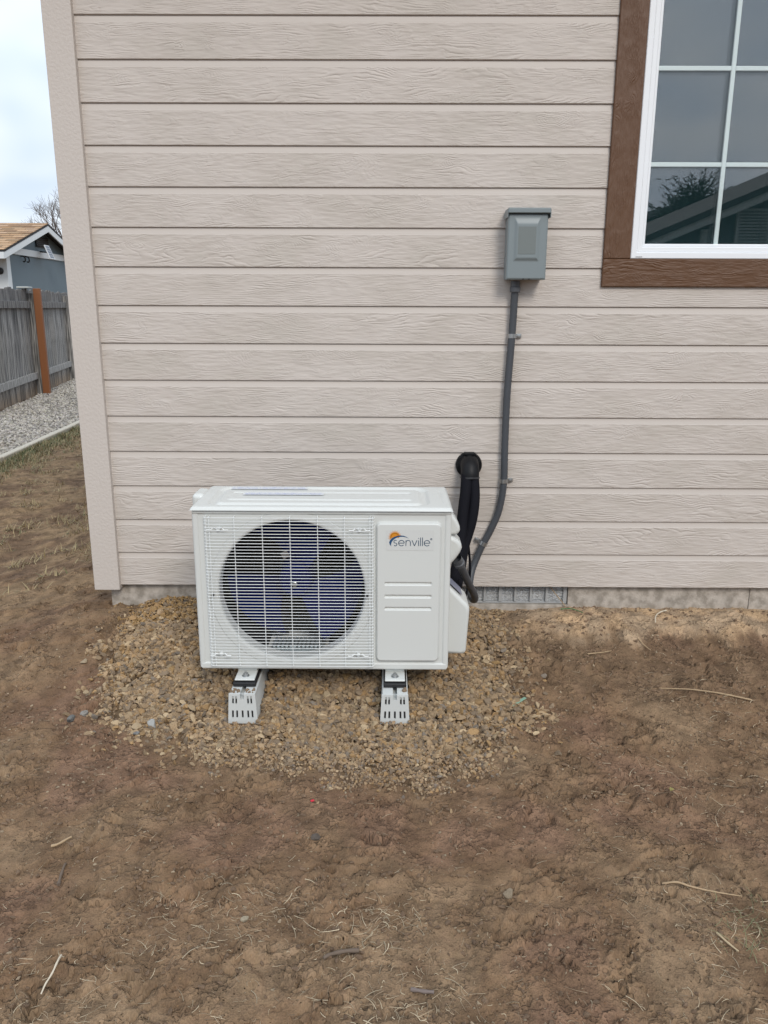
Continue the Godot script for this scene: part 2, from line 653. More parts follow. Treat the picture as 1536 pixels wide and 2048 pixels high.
func dirt_material() -> StandardMaterial3D:
	var S := 2048
	var a := nz(71, 0.012, 5).get_seamless_image(S, S, false, false, 0.1).get_data()
	var nb := nz(72, 0.055, 1, FastNoiseLite.TYPE_CELLULAR)
	nb.cellular_return_type = FastNoiseLite.RETURN_CELL_VALUE
	nb.domain_warp_enabled = true
	nb.domain_warp_frequency = 0.05
	nb.domain_warp_amplitude = 14.0
	var b := nb.get_seamless_image(S, S, false, false, 0.1).get_data()
	var nc := nz(73, 0.17, 1, FastNoiseLite.TYPE_CELLULAR)
	nc.cellular_return_type = FastNoiseLite.RETURN_CELL_VALUE
	nc.domain_warp_enabled = true
	nc.domain_warp_frequency = 0.12
	nc.domain_warp_amplitude = 5.0
	var c := nc.get_seamless_image(S, S, false, false, 0.1).get_data()
	var d := nz(74, 0.25, 2).get_seamless_image(S, S, false, false, 0.1).get_data()
	var msk := nz(75, 0.010, 3).get_seamless_image(S, S, false, false, 0.1).get_data()
	var col := PackedByteArray()
	col.resize(S * S * 3)
	var hgt := PackedByteArray()
	hgt.resize(S * S)
	var g := RandomNumberGenerator.new()
	g.seed = 99
	# colours between dark damp earth and pale dust
	var lr := PackedByteArray(); var lg := PackedByteArray(); var lb := PackedByteArray()
	for i in 256:
		var t := smoothstep(0.1, 0.9, i / 255.0)
		var cc := lin(lerpf(0.40, 0.98, t), lerpf(0.40, 0.97, t), lerpf(0.40, 0.95, t))
		lr.append(int(cc.r * 255)); lg.append(int(cc.g * 255)); lb.append(int(cc.b * 255))
	for i in S * S:
		var k := clampf((msk[i] - 105) / 60.0, 0.06, 1.0)
		var e := (b[i] - 128) * k * 0.55 + (c[i] - 128) * (0.18 + 0.45 * k)
		var t := clampi(int(128.0 + (a[i] - 128) * 0.55 + e * 0.50 + (d[i] - 128) * 0.38), 0, 255)
		col[i * 3] = lr[t]; col[i * 3 + 1] = lg[t]; col[i * 3 + 2] = lb[t]
		hgt[i] = clampi(int(128.0 + e * 0.85 + (d[i] - 128) * 0.22 + (a[i] - 128) * 0.25), 0, 255)
	var im := Image.create_from_data(S, S, false, Image.FORMAT_RGB8, col)
	for k in 9000:                               # grit and bits of straw lying flat
		var x := g.randi_range(8, S - 9)
		var y := g.randi_range(8, S - 9)
		var v := g.randf_range(0.70, 1.0) if g.randf() < 0.5 else g.randf_range(0.30, 0.42)
		im.fill_rect(Rect2i(x, y, g.randi_range(1, 3), g.randi_range(1, 2)), Color(v, v * 0.97, v * 0.92))
	var m := mat(Color(1, 1, 1), 0.95)
	m.metallic_specular = 0.25
	m.albedo_texture = ImageTexture.create_from_image(im)
	m.vertex_color_use_as_albedo = true
	with_relief(m, ImageTexture.create_from_image(Image.create_from_data(S, S, false, Image.FORMAT_L8, hgt)), 0.85)
	return m

func ground() -> void:
	var xs := axis([-90.0, [-20.0, 7.0], [-7.0, 0.8], [-3.4, 0.12], [-1.35, 0.025], [1.35, 0.0052], [1.9, 0.03], [5.0, 0.3], [20.0, 2.0], [90.0, 10.0]])
	var zs := axis([-140.0, [-20.0, 10.0], [-8.0, 0.6], [-3.6, 0.12], [-0.6, 0.045], [-0.1, 0.012], [1.95, 0.0052], [2.6, 0.04], [5.0, 0.3], [30.0, 2.0], [90.0, 12.0]])
	var w := xs.size()
	var h := zs.size()
	var hs := PackedFloat32Array()
	hs.resize(w * h)
	var v := PackedVector3Array(); v.resize(w * h)
	var nn := PackedVector3Array(); nn.resize(w * h)
	var uv := PackedVector2Array(); uv.resize(w * h)
	var cs := PackedColorArray(); cs.resize(w * h)
	for j in h:
		var z := zs[j]
		for i in w:
			var x := xs[i]
			var fine := x > -6.5 and x < 3.0 and z > -9.0 and z < 4.0
			hs[j * w + i] = ground_y(x, z, fine)
	var dry := Color(0.34, 0.232, 0.140)
	for j in h:
		var z := zs[j]
		for i in w:
			var x := xs[i]
			var k := j * w + i
			v[k] = Vector3(x, hs[k], z)
			var i0 := maxi(i - 1, 0); var i1 := mini(i + 1, w - 1)
			var j0 := maxi(j - 1, 0); var j1 := mini(j + 1, h - 1)
			nn[k] = Vector3(-(hs[j * w + i1] - hs[j * w + i0]) / (xs[i1] - xs[i0]), 1.0, -(hs[j1 * w + i] - hs[j0 * w + i]) / (zs[j1] - zs[j0])).normalized()
			uv[k] = Vector2(x, z) / 2.3
			# colour of the soil: brown mud, redder and greyer patches, pale sand along the wall, dry soil to the left
			var t := n_tone.get_noise_2d(x, z)
			var t2 := n_tone2.get_noise_2d(x, z)
			var cc := Color(0.262, 0.169, 0.102)
			cc = cc.lerp(Color(0.258, 0.158, 0.102), smoothstep(0.0, 0.45, t))
			cc = cc.lerp(Color(0.302, 0.206, 0.128), smoothstep(0.0, 0.5, -t))
			cc = cc.lerp(Color(0.186, 0.115, 0.068), 0.55 * smoothstep(0.05, 0.5, t2))
			if x > 0.3:
				var e := 0.225 + 0.07 * n_mid.get_noise_2d(x * 2.0, 7.0) + 0.05 * t2
				var sandy := smoothstep(0.32, 0.55, x) * (1.0 - smoothstep(e - 0.04, e + 0.04, z))
				cc = cc.lerp(Color(0.58, 0.400, 0.245).lerp(Color(0.48, 0.35, 0.235), smoothstep(-0.3, 0.3, t2)), sandy)
				var wet := smoothstep(e, e + 0.05, z) * (1.0 - smoothstep(0.45, 0.62, z)) * smoothstep(0.45, 0.6, x)
				cc = cc.lerp(Color(0.190, 0.125, 0.080), 0.5 * wet)
			if x < -0.85:
				var far := smoothstep(0.6, -0.8, z) * smoothstep(-0.85, -1.05, x)
				cc = cc.lerp(dry.lerp(Color(0.225, 0.148, 0.094), smoothstep(-0.1, 0.35, t2 + t)), far)
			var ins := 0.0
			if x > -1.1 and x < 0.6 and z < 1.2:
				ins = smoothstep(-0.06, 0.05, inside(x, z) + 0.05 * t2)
			cc = cc.lerp(Color(0.20, 0.135, 0.082), ins)  # soil under the gravel painted darker for the shade between stones
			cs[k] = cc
	var ix := PackedInt32Array()
	ix.resize((w - 1) * (h - 1) * 6)
	var q := 0
	for j in h - 1:
		for i in w - 1:
			var p := j * w + i
			ix[q] = p; ix[q + 1] = p + 1; ix[q + 2] = p + w
			ix[q + 3] = p + 1; ix[q + 4] = p + w + 1; ix[q + 5] = p + w
			q += 6
	var a := []
	a.resize(Mesh.ARRAY_MAX)
	a[Mesh.ARRAY_VERTEX] = v
	a[Mesh.ARRAY_NORMAL] = nn
	a[Mesh.ARRAY_TEX_UV] = uv
	a[Mesh.ARRAY_COLOR] = cs
	a[Mesh.ARRAY_INDEX] = ix
	var m := ArrayMesh.new()
	m.add_surface_from_arrays(Mesh.PRIMITIVE_TRIANGLES, a)
	var o := part_mesh(self, "ground", m, dirt_material())
	tag(o, "bare brown scuffed dirt in front of the house wall", "ground", "", "structure")

# ------------------------------------------------------------------ house
const BOARD := 0.123
const SILL := 0.1

func board_mesh(k: int, x0: float, x1: float) -> MB:
	var mb := MB.new()
	var y := SILL + BOARD * k
	var off := fmod(k * 0.377, 1.0)
	var row := (k * 5) % 16
	var prof := [[0.1015, 0.0090], [0.1030, 0.0080], [0.1228, 0.0042]]
	var ux := func(x: float) -> float: return x / 2.4 + off
	var vv := func(t: float) -> float: return (row + 0.04 + 0.92 * t) / 16.0
	# main embossed face, slightly raked
	var za := 0.0105
	mb.quad(Vector3(x0, y + 0.0018, za), Vector3(x1, y + 0.0018, za), Vector3(x1, y + 0.1015, 0.0090), Vector3(x0, y + 0.1015, 0.0090), [Vector2(ux.call(x0), vv.call(1.0)), Vector2(ux.call(x1), vv.call(1.0)), Vector2(ux.call(x1), vv.call(0.0)), Vector2(ux.call(x0), vv.call(0.0))])
	for i in 2:
		var p: Array = prof[i]
		var q: Array = prof[i + 1]
		mb.quad(Vector3(x0, y + p[0], p[1]), Vector3(x1, y + p[0], p[1]), Vector3(x1, y + q[0], q[1]), Vector3(x0, y + q[0], q[1]))
	mb.quad(Vector3(x0, y + 0.1228, 0.0042), Vector3(x1, y + 0.1228, 0.0042), Vector3(x1, y + 0.128, -0.0035), Vector3(x0, y + 0.128, -0.0035))
	mb.quad(Vector3(x0, y + 0.0005, 0.0094), Vector3(x1, y + 0.0005, 0.0094), Vector3(x1, y + 0.0018, za), Vector3(x0, y + 0.0018, za))
	mb.quad(Vector3(x0, y + 0.0005, -0.0035), Vector3(x1, y + 0.0005, -0.0035), Vector3(x1, y + 0.0005, 0.0094), Vector3(x0, y + 0.0005, 0.0094))
	return mb

func house() -> void:
	var t := thing("house", "beige house with embossed horizontal board siding and a brown trimmed window", "house", Vector3(1.2, -0.1, -3.0))
	# the wall behind the boards, with the window's opening left free
	var wl := -1.0; var wr := 4.0; var top := 2.46
	var core := MB.new()
	var ox0 := 0.80; var ox1 := 1.58; var oy0 := 1.262; var oy1 := 2.16
	core.box(Vector3(wl, SILL + 0.004, -0.14), Vector3(ox0, top, -0.004))
	core.box(Vector3(ox1, SILL + 0.004, -0.14), Vector3(wr, top, -0.004))
	core.box(Vector3(ox0, SILL + 0.004, -0.139), Vector3(ox1, oy0, -0.005))
	core.box(Vector3(ox0, oy1, -0.139), Vector3(ox1, top, -0.005))
	part(t, "wall", core, mat(lin(0.3, 0.28, 0.26), 0.8))
	var sides := MB.new()
	sides.box(Vector3(wl, SILL, -6.0), Vector3(wl + 0.14, top, -0.141))
	sides.box(Vector3(wr - 0.14, SILL, -6.0), Vector3(wr, top, -0.141))
	sides.box(Vector3(wl + 0.141, SILL, -6.0), Vector3(wr - 0.141, top, -5.86))
	part(t, "side_wall", sides, M.siding)
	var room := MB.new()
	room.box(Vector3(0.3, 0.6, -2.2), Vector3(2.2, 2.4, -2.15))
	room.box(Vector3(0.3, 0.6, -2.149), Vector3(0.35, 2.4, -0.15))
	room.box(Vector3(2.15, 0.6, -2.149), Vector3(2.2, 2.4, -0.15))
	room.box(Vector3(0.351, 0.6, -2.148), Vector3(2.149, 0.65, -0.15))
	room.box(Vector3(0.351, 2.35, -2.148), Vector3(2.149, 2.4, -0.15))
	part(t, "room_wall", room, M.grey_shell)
	# boards
	for k in 20:
		var y := SILL + k * BOARD
		if y + BOARD > 1.24 and y < 2.2:
			part(t, "siding_board", board_mesh(k, -0.985, 0.73), M.siding)
			part(t, "siding_board", board_mesh(k, 1.65, 3.98), M.siding)
		else:
			part(t, "siding_board", board_mesh(k, -0.985, 3.98), M.siding)
	# corner board
	var cb := MB.new()
	cb.rbox(Vector3(-1.0155, 1.272, 0.004), Vector3(0.091, 2.372, 0.05), 0.002, 2)
	part(t, "corner_board", cb, M.trim)
	var cs := MB.new()
	cs.rbox(Vector3(-1.018, 1.272, -0.07), Vector3(0.03, 2.37, 0.094), 0.002, 2)
	part(t, "corner_board", cs, M.trim)
	# footing
	var fo := MB.new()
	var vx0 := 0.225; var vx1 := 0.662
	fo.box(Vector3(-1.018, -0.5, -0.2), Vector3(vx0, SILL + 0.002, -0.016))
	fo.box(Vector3(vx1, -0.5, -0.2), Vector3(1.325, SILL + 0.002, -0.016))
	fo.box(Vector3(1.3265, -0.5, -0.2), Vector3(4.0, SILL + 0.002, -0.0145))
	fo.box(Vector3(vx0, -0.5, -0.201), Vector3(vx1, 0.022, -0.0125))
	fo.box(Vector3(vx0, 0.0225, -0.202), Vector3(vx1, SILL + 0.001, -0.12))
	fo.box(Vector3(-1.017, -0.5, -6.0), Vector3(-0.85, SILL, -0.201))
	part(t, "footing", fo, M.concrete)
	# eaves and roof above the picture
	var ev := MB.new()
	ev.box(Vector3(-1.35, 2.462, -6.4), Vector3(4.4, 2.475, 0.30))
	ev.box(Vector3(-1.35, 2.44, 0.301), Vector3(4.4, 2.60, 0.322))
	part(t, "eaves", ev, mat(lin(0.42, 0.38, 0.35), 0.7))
	var rf := MB.new()
	rf.prism(PackedVector2Array([Vector2(-6.5, 2.61), Vector2(0.36, 2.61), Vector2(0.36, 2.64), Vector2(-3.07, 4.0), Vector2(-6.5, 2.64)]), Vector3.ZERO, Vector3.BACK, Vector3.UP, -4.45, 1.4)
	part(t, "roof", rf, mat(lin(0.08, 0.07, 0.065), 0.9))
	# window: brown casing boards, white vinyl frame, bars between the panes
	var wx0 := 0.6965; var wx1 := 1.68; var wy0 := 1.149; var wy1 := 2.26
	var tw := 0.0875
	part(t, "window_casing", casing(wx0, wx1, wy0, wy0 + tw, false), M.brown_trim)
	part(t, "window_casing", casing(wx0, wx0 + tw, wy0 + tw + 0.0008, wy1, true), M.brown_trim)
	part(t, "window_casing", casing(wx1 - tw, wx1, wy0 + tw + 0.0008, wy1, true), M.brown_trim)
	part(t, "window_casing", casing(wx0, wx1, wy1 + 0.001, wy1 + tw, false), M.brown_trim)
	var win := Node3D.new()
	win.name = "window"
	t.add_child(win, true)
	var fx0 := wx0 + tw + 0.0015; var fx1 := wx1 - tw - 0.0015; var fy0 := wy0 + tw + 0.001; var fy1 := wy1 - 0.001
	frame_ring(win, "frame", fx0, fx1, fy0, fy1, 0.020, -0.05, 0.017)
	frame_ring(win, "sash", fx0 + 0.0202, fx1 - 0.0202, fy0 + 0.0202, fy1 - 0.0202, 0.017, -0.06, 0.011)
	frame_ring(win, "glazing_bead", fx0 + 0.0374, fx1 - 0.0374, fy0 + 0.0374, fy1 - 0.0374, 0.0095, -0.06, 0.004)
	var gx0 := fx0 + 0.046; var gx1 := fx1 - 0.046; var gy0 := fy0 + 0.046; var gy1 := fy1 - 0.046
	part(win, "pane", pane(gx0, gx1, gy0, gy1, -0.004), M.glass)
	for x in [1.069, 1.069 + 0.2375]:
		var b := MB.new()
		b.rbox(Vector3(x, (gy0 + gy1) / 2.0, -0.014), Vector3(0.0135, gy1 - gy0, 0.007), 0.0015, 1)
		part(win, "grille_bar", b, M.bar)
	for y in [1.527, 1.8055, 2.084]:
		var xs := [gx0, 1.069 - 0.00685, 1.069 + 0.00685, 1.3065 - 0.00685, 1.3065 + 0.00685, gx1]
		for s in 3:
			var b := MB.new()
			b.rbox(Vector3((xs[s * 2] + xs[s * 2 + 1]) / 2.0, y, -0.0142), Vector3(xs[s * 2 + 1] - xs[s * 2], 0.0135, 0.007), 0.0015, 1)
			part(win, "grille_bar", b, M.bar)
	part(win, "pane", pane(gx0, gx1, gy0, gy1, -0.0215), M.glass)
	part(win, "pane", pane(gx0, gx1, gy0, gy1, -0.034), M.glass)  # three panes in all, one of them added to strengthen the reflection
	var wh := MB.new()                             # drain slot cover in the frame's lower edge
	wh.rbox(Vector3(fx0 + 0.027, fy0 + 0.006, 0.0172), Vector3(0.022, 0.0035, 0.002), 0.0008, 1)
	part(win, "drain_cover", wh, mat(lin(0.45, 0.46, 0.46), 0.5))

# a sheet of glass with its two faces, each of which mirrors a little
func pane(x0: float, x1: float, y0: float, y1: float, z: float) -> MB:
	var mb := MB.new()
	mb.quad(Vector3(x0, y0, z), Vector3(x1, y0, z), Vector3(x1, y1, z), Vector3(x0, y1, z))
	mb.quad(Vector3(x0, y1, z - 0.003), Vector3(x1, y1, z - 0.003), Vector3(x1, y0, z - 0.003), Vector3(x0, y0, z - 0.003))
	return mb

func casing(x0: float, x1: float, y0: float, y1: float, upright: bool) -> MB:
	var mb := MB.new()
	var z := 0.021
	var e := 0.0022
	var s := func(x: float, y: float) -> Vector2: return Vector2(y / 1.9, 0.2 + (x - x0) * 0.62) if upright else Vector2(x / 1.9, 0.6 + (y - y0) * 0.62)
	mb.quad(Vector3(x0 + e, y0 + e, z), Vector3(x1 - e, y0 + e, z), Vector3(x1 - e, y1 - e, z), Vector3(x0 + e, y1 - e, z), [s.call(x0, y0), s.call(x1, y0), s.call(x1, y1), s.call(x0, y1)])
	var o := [Vector2(x0, y0), Vector2(x1, y0), Vector2(x1, y1), Vector2(x0, y1)]
	var i := [Vector2(x0 + e, y0 + e), Vector2(x1 - e, y0 + e), Vector2(x1 - e, y1 - e), Vector2(x0 + e, y1 - e)]
	for k in 4:
		var a: Vector2 = o[k]
		var b: Vector2 = o[(k + 1) % 4]
		var c: Vector2 = i[(k + 1) % 4]
		var d: Vector2 = i[k]
		mb.quad(Vector3(a.x, a.y, z - e), Vector3(b.x, b.y, z - e), Vector3(c.x, c.y, z), Vector3(d.x, d.y, z))
		mb.quad(Vector3(a.x, a.y, -0.003), Vector3(b.x, b.y, -0.003), Vector3(b.x, b.y, z - e), Vector3(a.x, a.y, z - e))
	return mb

# four mitred lengths of a frame in one part
func frame_ring(parent: Node, called: String, x0: float, x1: float, y0: float, y1: float, w: float, zb: float, zf: float) -> void:
	var mb := MB.new()
	var e := 0.002
	var ring := func(k: float) -> Array: return [Vector2(x0 + k, y0 + k), Vector2(x1 - k, y0 + k), Vector2(x1 - k, y1 - k), Vector2(x0 + k, y1 - k)]
	var steps := [[0.0, zb], [0.0, zf - e], [e, zf], [w - e, zf], [w, zf - e], [w, zb]]
	for s in steps.size() - 1:
		var a: Array = ring.call(steps[s][0])
		var b: Array = ring.call(steps[s + 1][0])
		for k in 4:
			var l := (k + 1) % 4
			mb.quad(Vector3(a[k].x, a[k].y, steps[s][1]), Vector3(a[l].x, a[l].y, steps[s][1]), Vector3(b[l].x, b[l].y, steps[s + 1][1]), Vector3(b[k].x, b[k].y, steps[s + 1][1]))
	part(parent, called, mb, M.vinyl)

func foundation_vent() -> void:
	var t := thing("crawl_space_vent", "grey grid vent with silver foil behind it set in the concrete footing", "vent", Vector3(0.44, 0.023, -0.03))
	var x0 := 0.227; var x1 := 0.660; var y0 := 0.0235; var y1 := 0.0985
	var fr := MB.new()
	fr.box(Vector3(x0, y0, -0.06), Vector3(x0 + 0.012, y1, -0.026))
	fr.box(Vector3(x1 - 0.014, y0, -0.06), Vector3(x1, y1, -0.024))
	fr.box(Vector3(x0 + 0.0125, y0, -0.06), Vector3(x1 - 0.0145, y0 + 0.007, -0.026))
	fr.box(Vector3(x0 + 0.0125, y1 - 0.004, -0.06), Vector3(x1 - 0.0145, y1, -0.026))
	part(t, "frame", fr, M.vent_grey)
	var xs := [0.247, 0.302, 0.357, 0.415, 0.470, 0.527, 0.585]
	for i in 7:
		var b := MB.new()
		var wd: float = 0.014 if i == 3 else 0.009
		b.box(Vector3(xs[i] - wd / 2.0, y0 + 0.0075, -0.042), Vector3(xs[i] + wd / 2.0, y1 - 0.0045, -0.022))
		part(t, "bar", b, M.vent_grey)
	for i in 11:
		var b := MB.new()
		var y := y0 + 0.011 + i * 0.0056
		b.tube(PackedVector3Array([Vector3(x0 + 0.013, y, -0.029), Vector3(x1 - 0.015, y, -0.029)]), 0.0007, 5)
		part(t, "screen_wire", b, M.galv)
	var f := MB.new()
	var r := nz(45, 60.0, 2)
	f.grid(220, 40, func(i: int, j: int): return Vector3(x0 + (x1 - x0) * i / 219.0, y0 + (y1 - y0) * j / 39.0, -0.036 + 0.005 * r.get_noise_2d(i * 0.002, j * 0.0042)))
	part(t, "foil", f, M.foil)

# ------------------------------------------------------------------ background on the left
func shed() -> void:
	var t := thing("shed", "blue grey garden shed with tan shingle roof and white trim beyond the fence", "shed", Vector3(-8.3, -0.1, -13.9))
	var blue := mat(lin(0.115, 0.155, 0.180), 0.65)
	var white := mat(lin(0.62, 0.65, 0.66), 0.55)
	var gx := -6.75                 # plane of the gable wall
	var z0 := -11.82; var zr := -13.27; var z1 := -14.72
	var ey := 2.0; var slope := 0.31
	var wall := MB.new()
	# gable wall as a prism through the shed
	wall.prism(PackedVector2Array([Vector2(-z0, -0.1), Vector2(-z0, ey + 0.10), Vector2(-zr, ey + 0.10 + slope * (z0 - zr)), Vector2(-z1, ey + 0.10), Vector2(-z1, -0.1)]), Vector3.ZERO, Vector3.FORWARD, Vector3.UP, gx, -9.8)
	part(t, "wall", wall, blue)
	for z in [z0 - 0.055, z1 + 0.055]:
		var c := MB.new()
		c.box(Vector3(gx + 0.002, -0.1, z - 0.06), Vector3(gx + 0.026, ey - 0.03, z + 0.06))
		part(t, "corner_trim", c, white)
	var c2 := MB.new()
	c2.box(Vector3(gx - 0.40, -0.1, z0 + 0.004), Vector3(gx + 0.026, ey - 0.04, z0 + 0.028))
	part(t, "corner_trim", c2, white)
	var fr := MB.new()
	fr.box(Vector3(gx + 0.003, ey - 0.015, z1 + 0.16), Vector3(gx + 0.028, ey + 0.10, z0 - 0.16))
	part(t, "frieze_board", fr, white)
	# roof deck and barge boards
	var over := 0.22
	for s in [0, 1]:
		var zc := z0 + 0.48 if s == 0 else z1 - 0.48
		var yc := 1.975
		var yr := yc + slope * (z0 + 0.48 - zr)
		var d := MB.new()
		d.prism(PackedVector2Array([Vector2(-zc, yc), Vector2(-zr, yr), Vector2(-zr, yr + 0.035), Vector2(-zc, yc + 0.035)]) if s == 0 else PackedVector2Array([Vector2(-zr, yr), Vector2(-zc, yc), Vector2(-zc, yc + 0.035), Vector2(-zr, yr + 0.035)]), Vector3.ZERO, Vector3.FORWARD, Vector3.UP, gx + over, -10.0)
		part(t, "roof", d, mat(lin(0.02, 0.02, 0.022), 0.8))
		var bb := MB.new()
		var pz := zc
		bb.prism(PackedVector2Array([Vector2(-pz, yc - 0.11), Vector2(-zr, yr - 0.11), Vector2(-zr, yr - 0.002), Vector2(-pz, yc - 0.002)]) if s == 0 else PackedVector2Array([Vector2(-zr, yr - 0.11), Vector2(-pz, yc - 0.11), Vector2(-pz, yc - 0.002), Vector2(-zr, yr - 0.002)]), Vector3.ZERO, Vector3.FORWARD, Vector3.UP, gx + over - 0.03, gx + over - 0.005)
		part(t, "barge_board", bb, white)
	var fa := MB.new()
	fa.box(Vector3(-10.0, 1.865, z0 + 0.482), Vector3(gx + over - 0.006, 1.972, z0 + 0.505))
	part(t, "fascia", fa, white)
	# shingles on the slope that faces us
	var shm := []
	for k in 5:
		shm.append(with_relief(mat([lin(0.42, 0.26, 0.14), lin(0.52, 0.34, 0.20), lin(0.30, 0.18, 0.10), lin(0.46, 0.31, 0.20), lin(0.36, 0.24, 0.14)][k], 0.95), M.orange_peel, 0.2, Vector3(9, 9, 9)))
		shm[k].vertex_color_use_as_albedo = true
	var rows := 14
	var run := (z0 + 0.50) - zr
	var sb := MB.new()
	sb.rbox(Vector3.ZERO, Vector3(0.214, 0.016, 0.127), 0.003, 1)
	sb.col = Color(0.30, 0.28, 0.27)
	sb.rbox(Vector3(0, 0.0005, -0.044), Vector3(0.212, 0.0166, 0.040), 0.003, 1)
	var sm := sb.mesh()
	var hb := MB.new()
	hb.rbox(Vector3.ZERO, Vector3(0.104, 0.016, 0.127), 0.003, 1)
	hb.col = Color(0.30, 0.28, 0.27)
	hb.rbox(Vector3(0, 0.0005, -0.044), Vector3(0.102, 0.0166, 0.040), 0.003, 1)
	var hm := hb.mesh()
	var tilt := Basis(Vector3.RIGHT, atan(slope) - 0.03)
	rng.seed = 5
	for r in rows:
		var zz := z0 + 0.50 - run * (r + 0.5) / rows
		var yy := 2.018 + slope * (z0 + 0.48 - zz)
		for c in 14:
			var x := gx + over - 0.110 - c * 0.22 - (0.11 if r % 2 else 0.0)
			if r % 2 and c == 0:
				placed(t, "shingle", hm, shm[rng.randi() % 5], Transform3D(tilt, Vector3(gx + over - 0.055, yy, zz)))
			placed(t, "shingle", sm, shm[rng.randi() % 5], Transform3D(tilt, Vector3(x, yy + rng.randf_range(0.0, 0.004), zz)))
	# louvred vent in the gable
	var v := MB.new()
	v.box(Vector3(gx + 0.004, 2.185, -13.67), Vector3(gx + 0.03, 2.375, -13.11))
	var vm := part(t, "gable_vent", v, mat(lin(0.012, 0.012, 0.013), 0.6))
	for k in 5:
		var l := MB.new()
		l.rbox(Vector3(gx + 0.036, 2.205 + k * 0.036, -13.39), Vector3(0.018, 0.006, 0.51), 0.001, 1, Basis(Vector3.BACK, -0.6))
		part(vm, "louvre", l, mat(lin(0.03, 0.028, 0.028), 0.6))
	for z in [-12.42, -12.58]:
		var hk := MB.new()
		hk.tube(curve([Vector3(gx + 0.01, 1.97, z), Vector3(gx + 0.07, 1.96, z), Vector3(gx + 0.09, 1.91, z), Vector3(gx + 0.07, 1.87, z), Vector3(gx + 0.04, 1.88, z)], 0.01), 0.012, 6)
		part(t, "hook", hk, M.black)
	var kn := MB.new()
	kn.lathe(Vector3(gx - 0.10, 1.68, z0 + 0.028), Vector3.BACK, [Vector2(0.06, 0.0), Vector2(0.06, 0.02), Vector2(0.045, 0.05), Vector2(0.0, 0.06)], 16)
	part(t, "wall_knob", kn, M.black)
	# little solar panel on an arm below the gable vent
	var s := thing("solar_panel", "small silver framed solar panel tilted out below the shed's gable vent", "solar panel", Vector3(gx + 0.05, 2.0, -13.25))
	var bs := Basis(Vector3.UP, 0.05) * Basis(Vector3.BACK, -1.22)
	var ctr := Vector3(gx + 0.22, 2.085, -13.20)
	var f := MB.new()
	f.rbox(ctr, Vector3(0.27, 0.018, 0.25), 0.004, 1, bs)
	part(s, "panel_frame", f, mat(lin(0.6, 0.62, 0.64), 0.4))
	var cells := mat(lin(0.06, 0.075, 0.10), 0.2)
	for i in 5:
		for j in 3:
			var c := MB.new()
			c.rbox(ctr + bs * Vector3(-0.098 + i * 0.049, 0.0095, -0.070 + j * 0.070), Vector3(0.043, 0.003, 0.063), 0.001, 1, bs)
			part(s, "cell", c, cells)
	var arm := MB.new()
	arm.tube(PackedVector3Array([Vector3(gx + 0.01, 2.10, -13.25), ctr + bs * Vector3(0, -0.01, 0)]), 0.014, 6)
	part(s, "arm", arm, M.black)

func fence_pt(s: float) -> Vector3:        # along the fence, s in metres from its near end
	var a := Vector3(-4.30, -0.1, -5.6)
	var b := Vector3(-5.42, -0.1, -11.4)
	return a + (b - a).normalized() * s

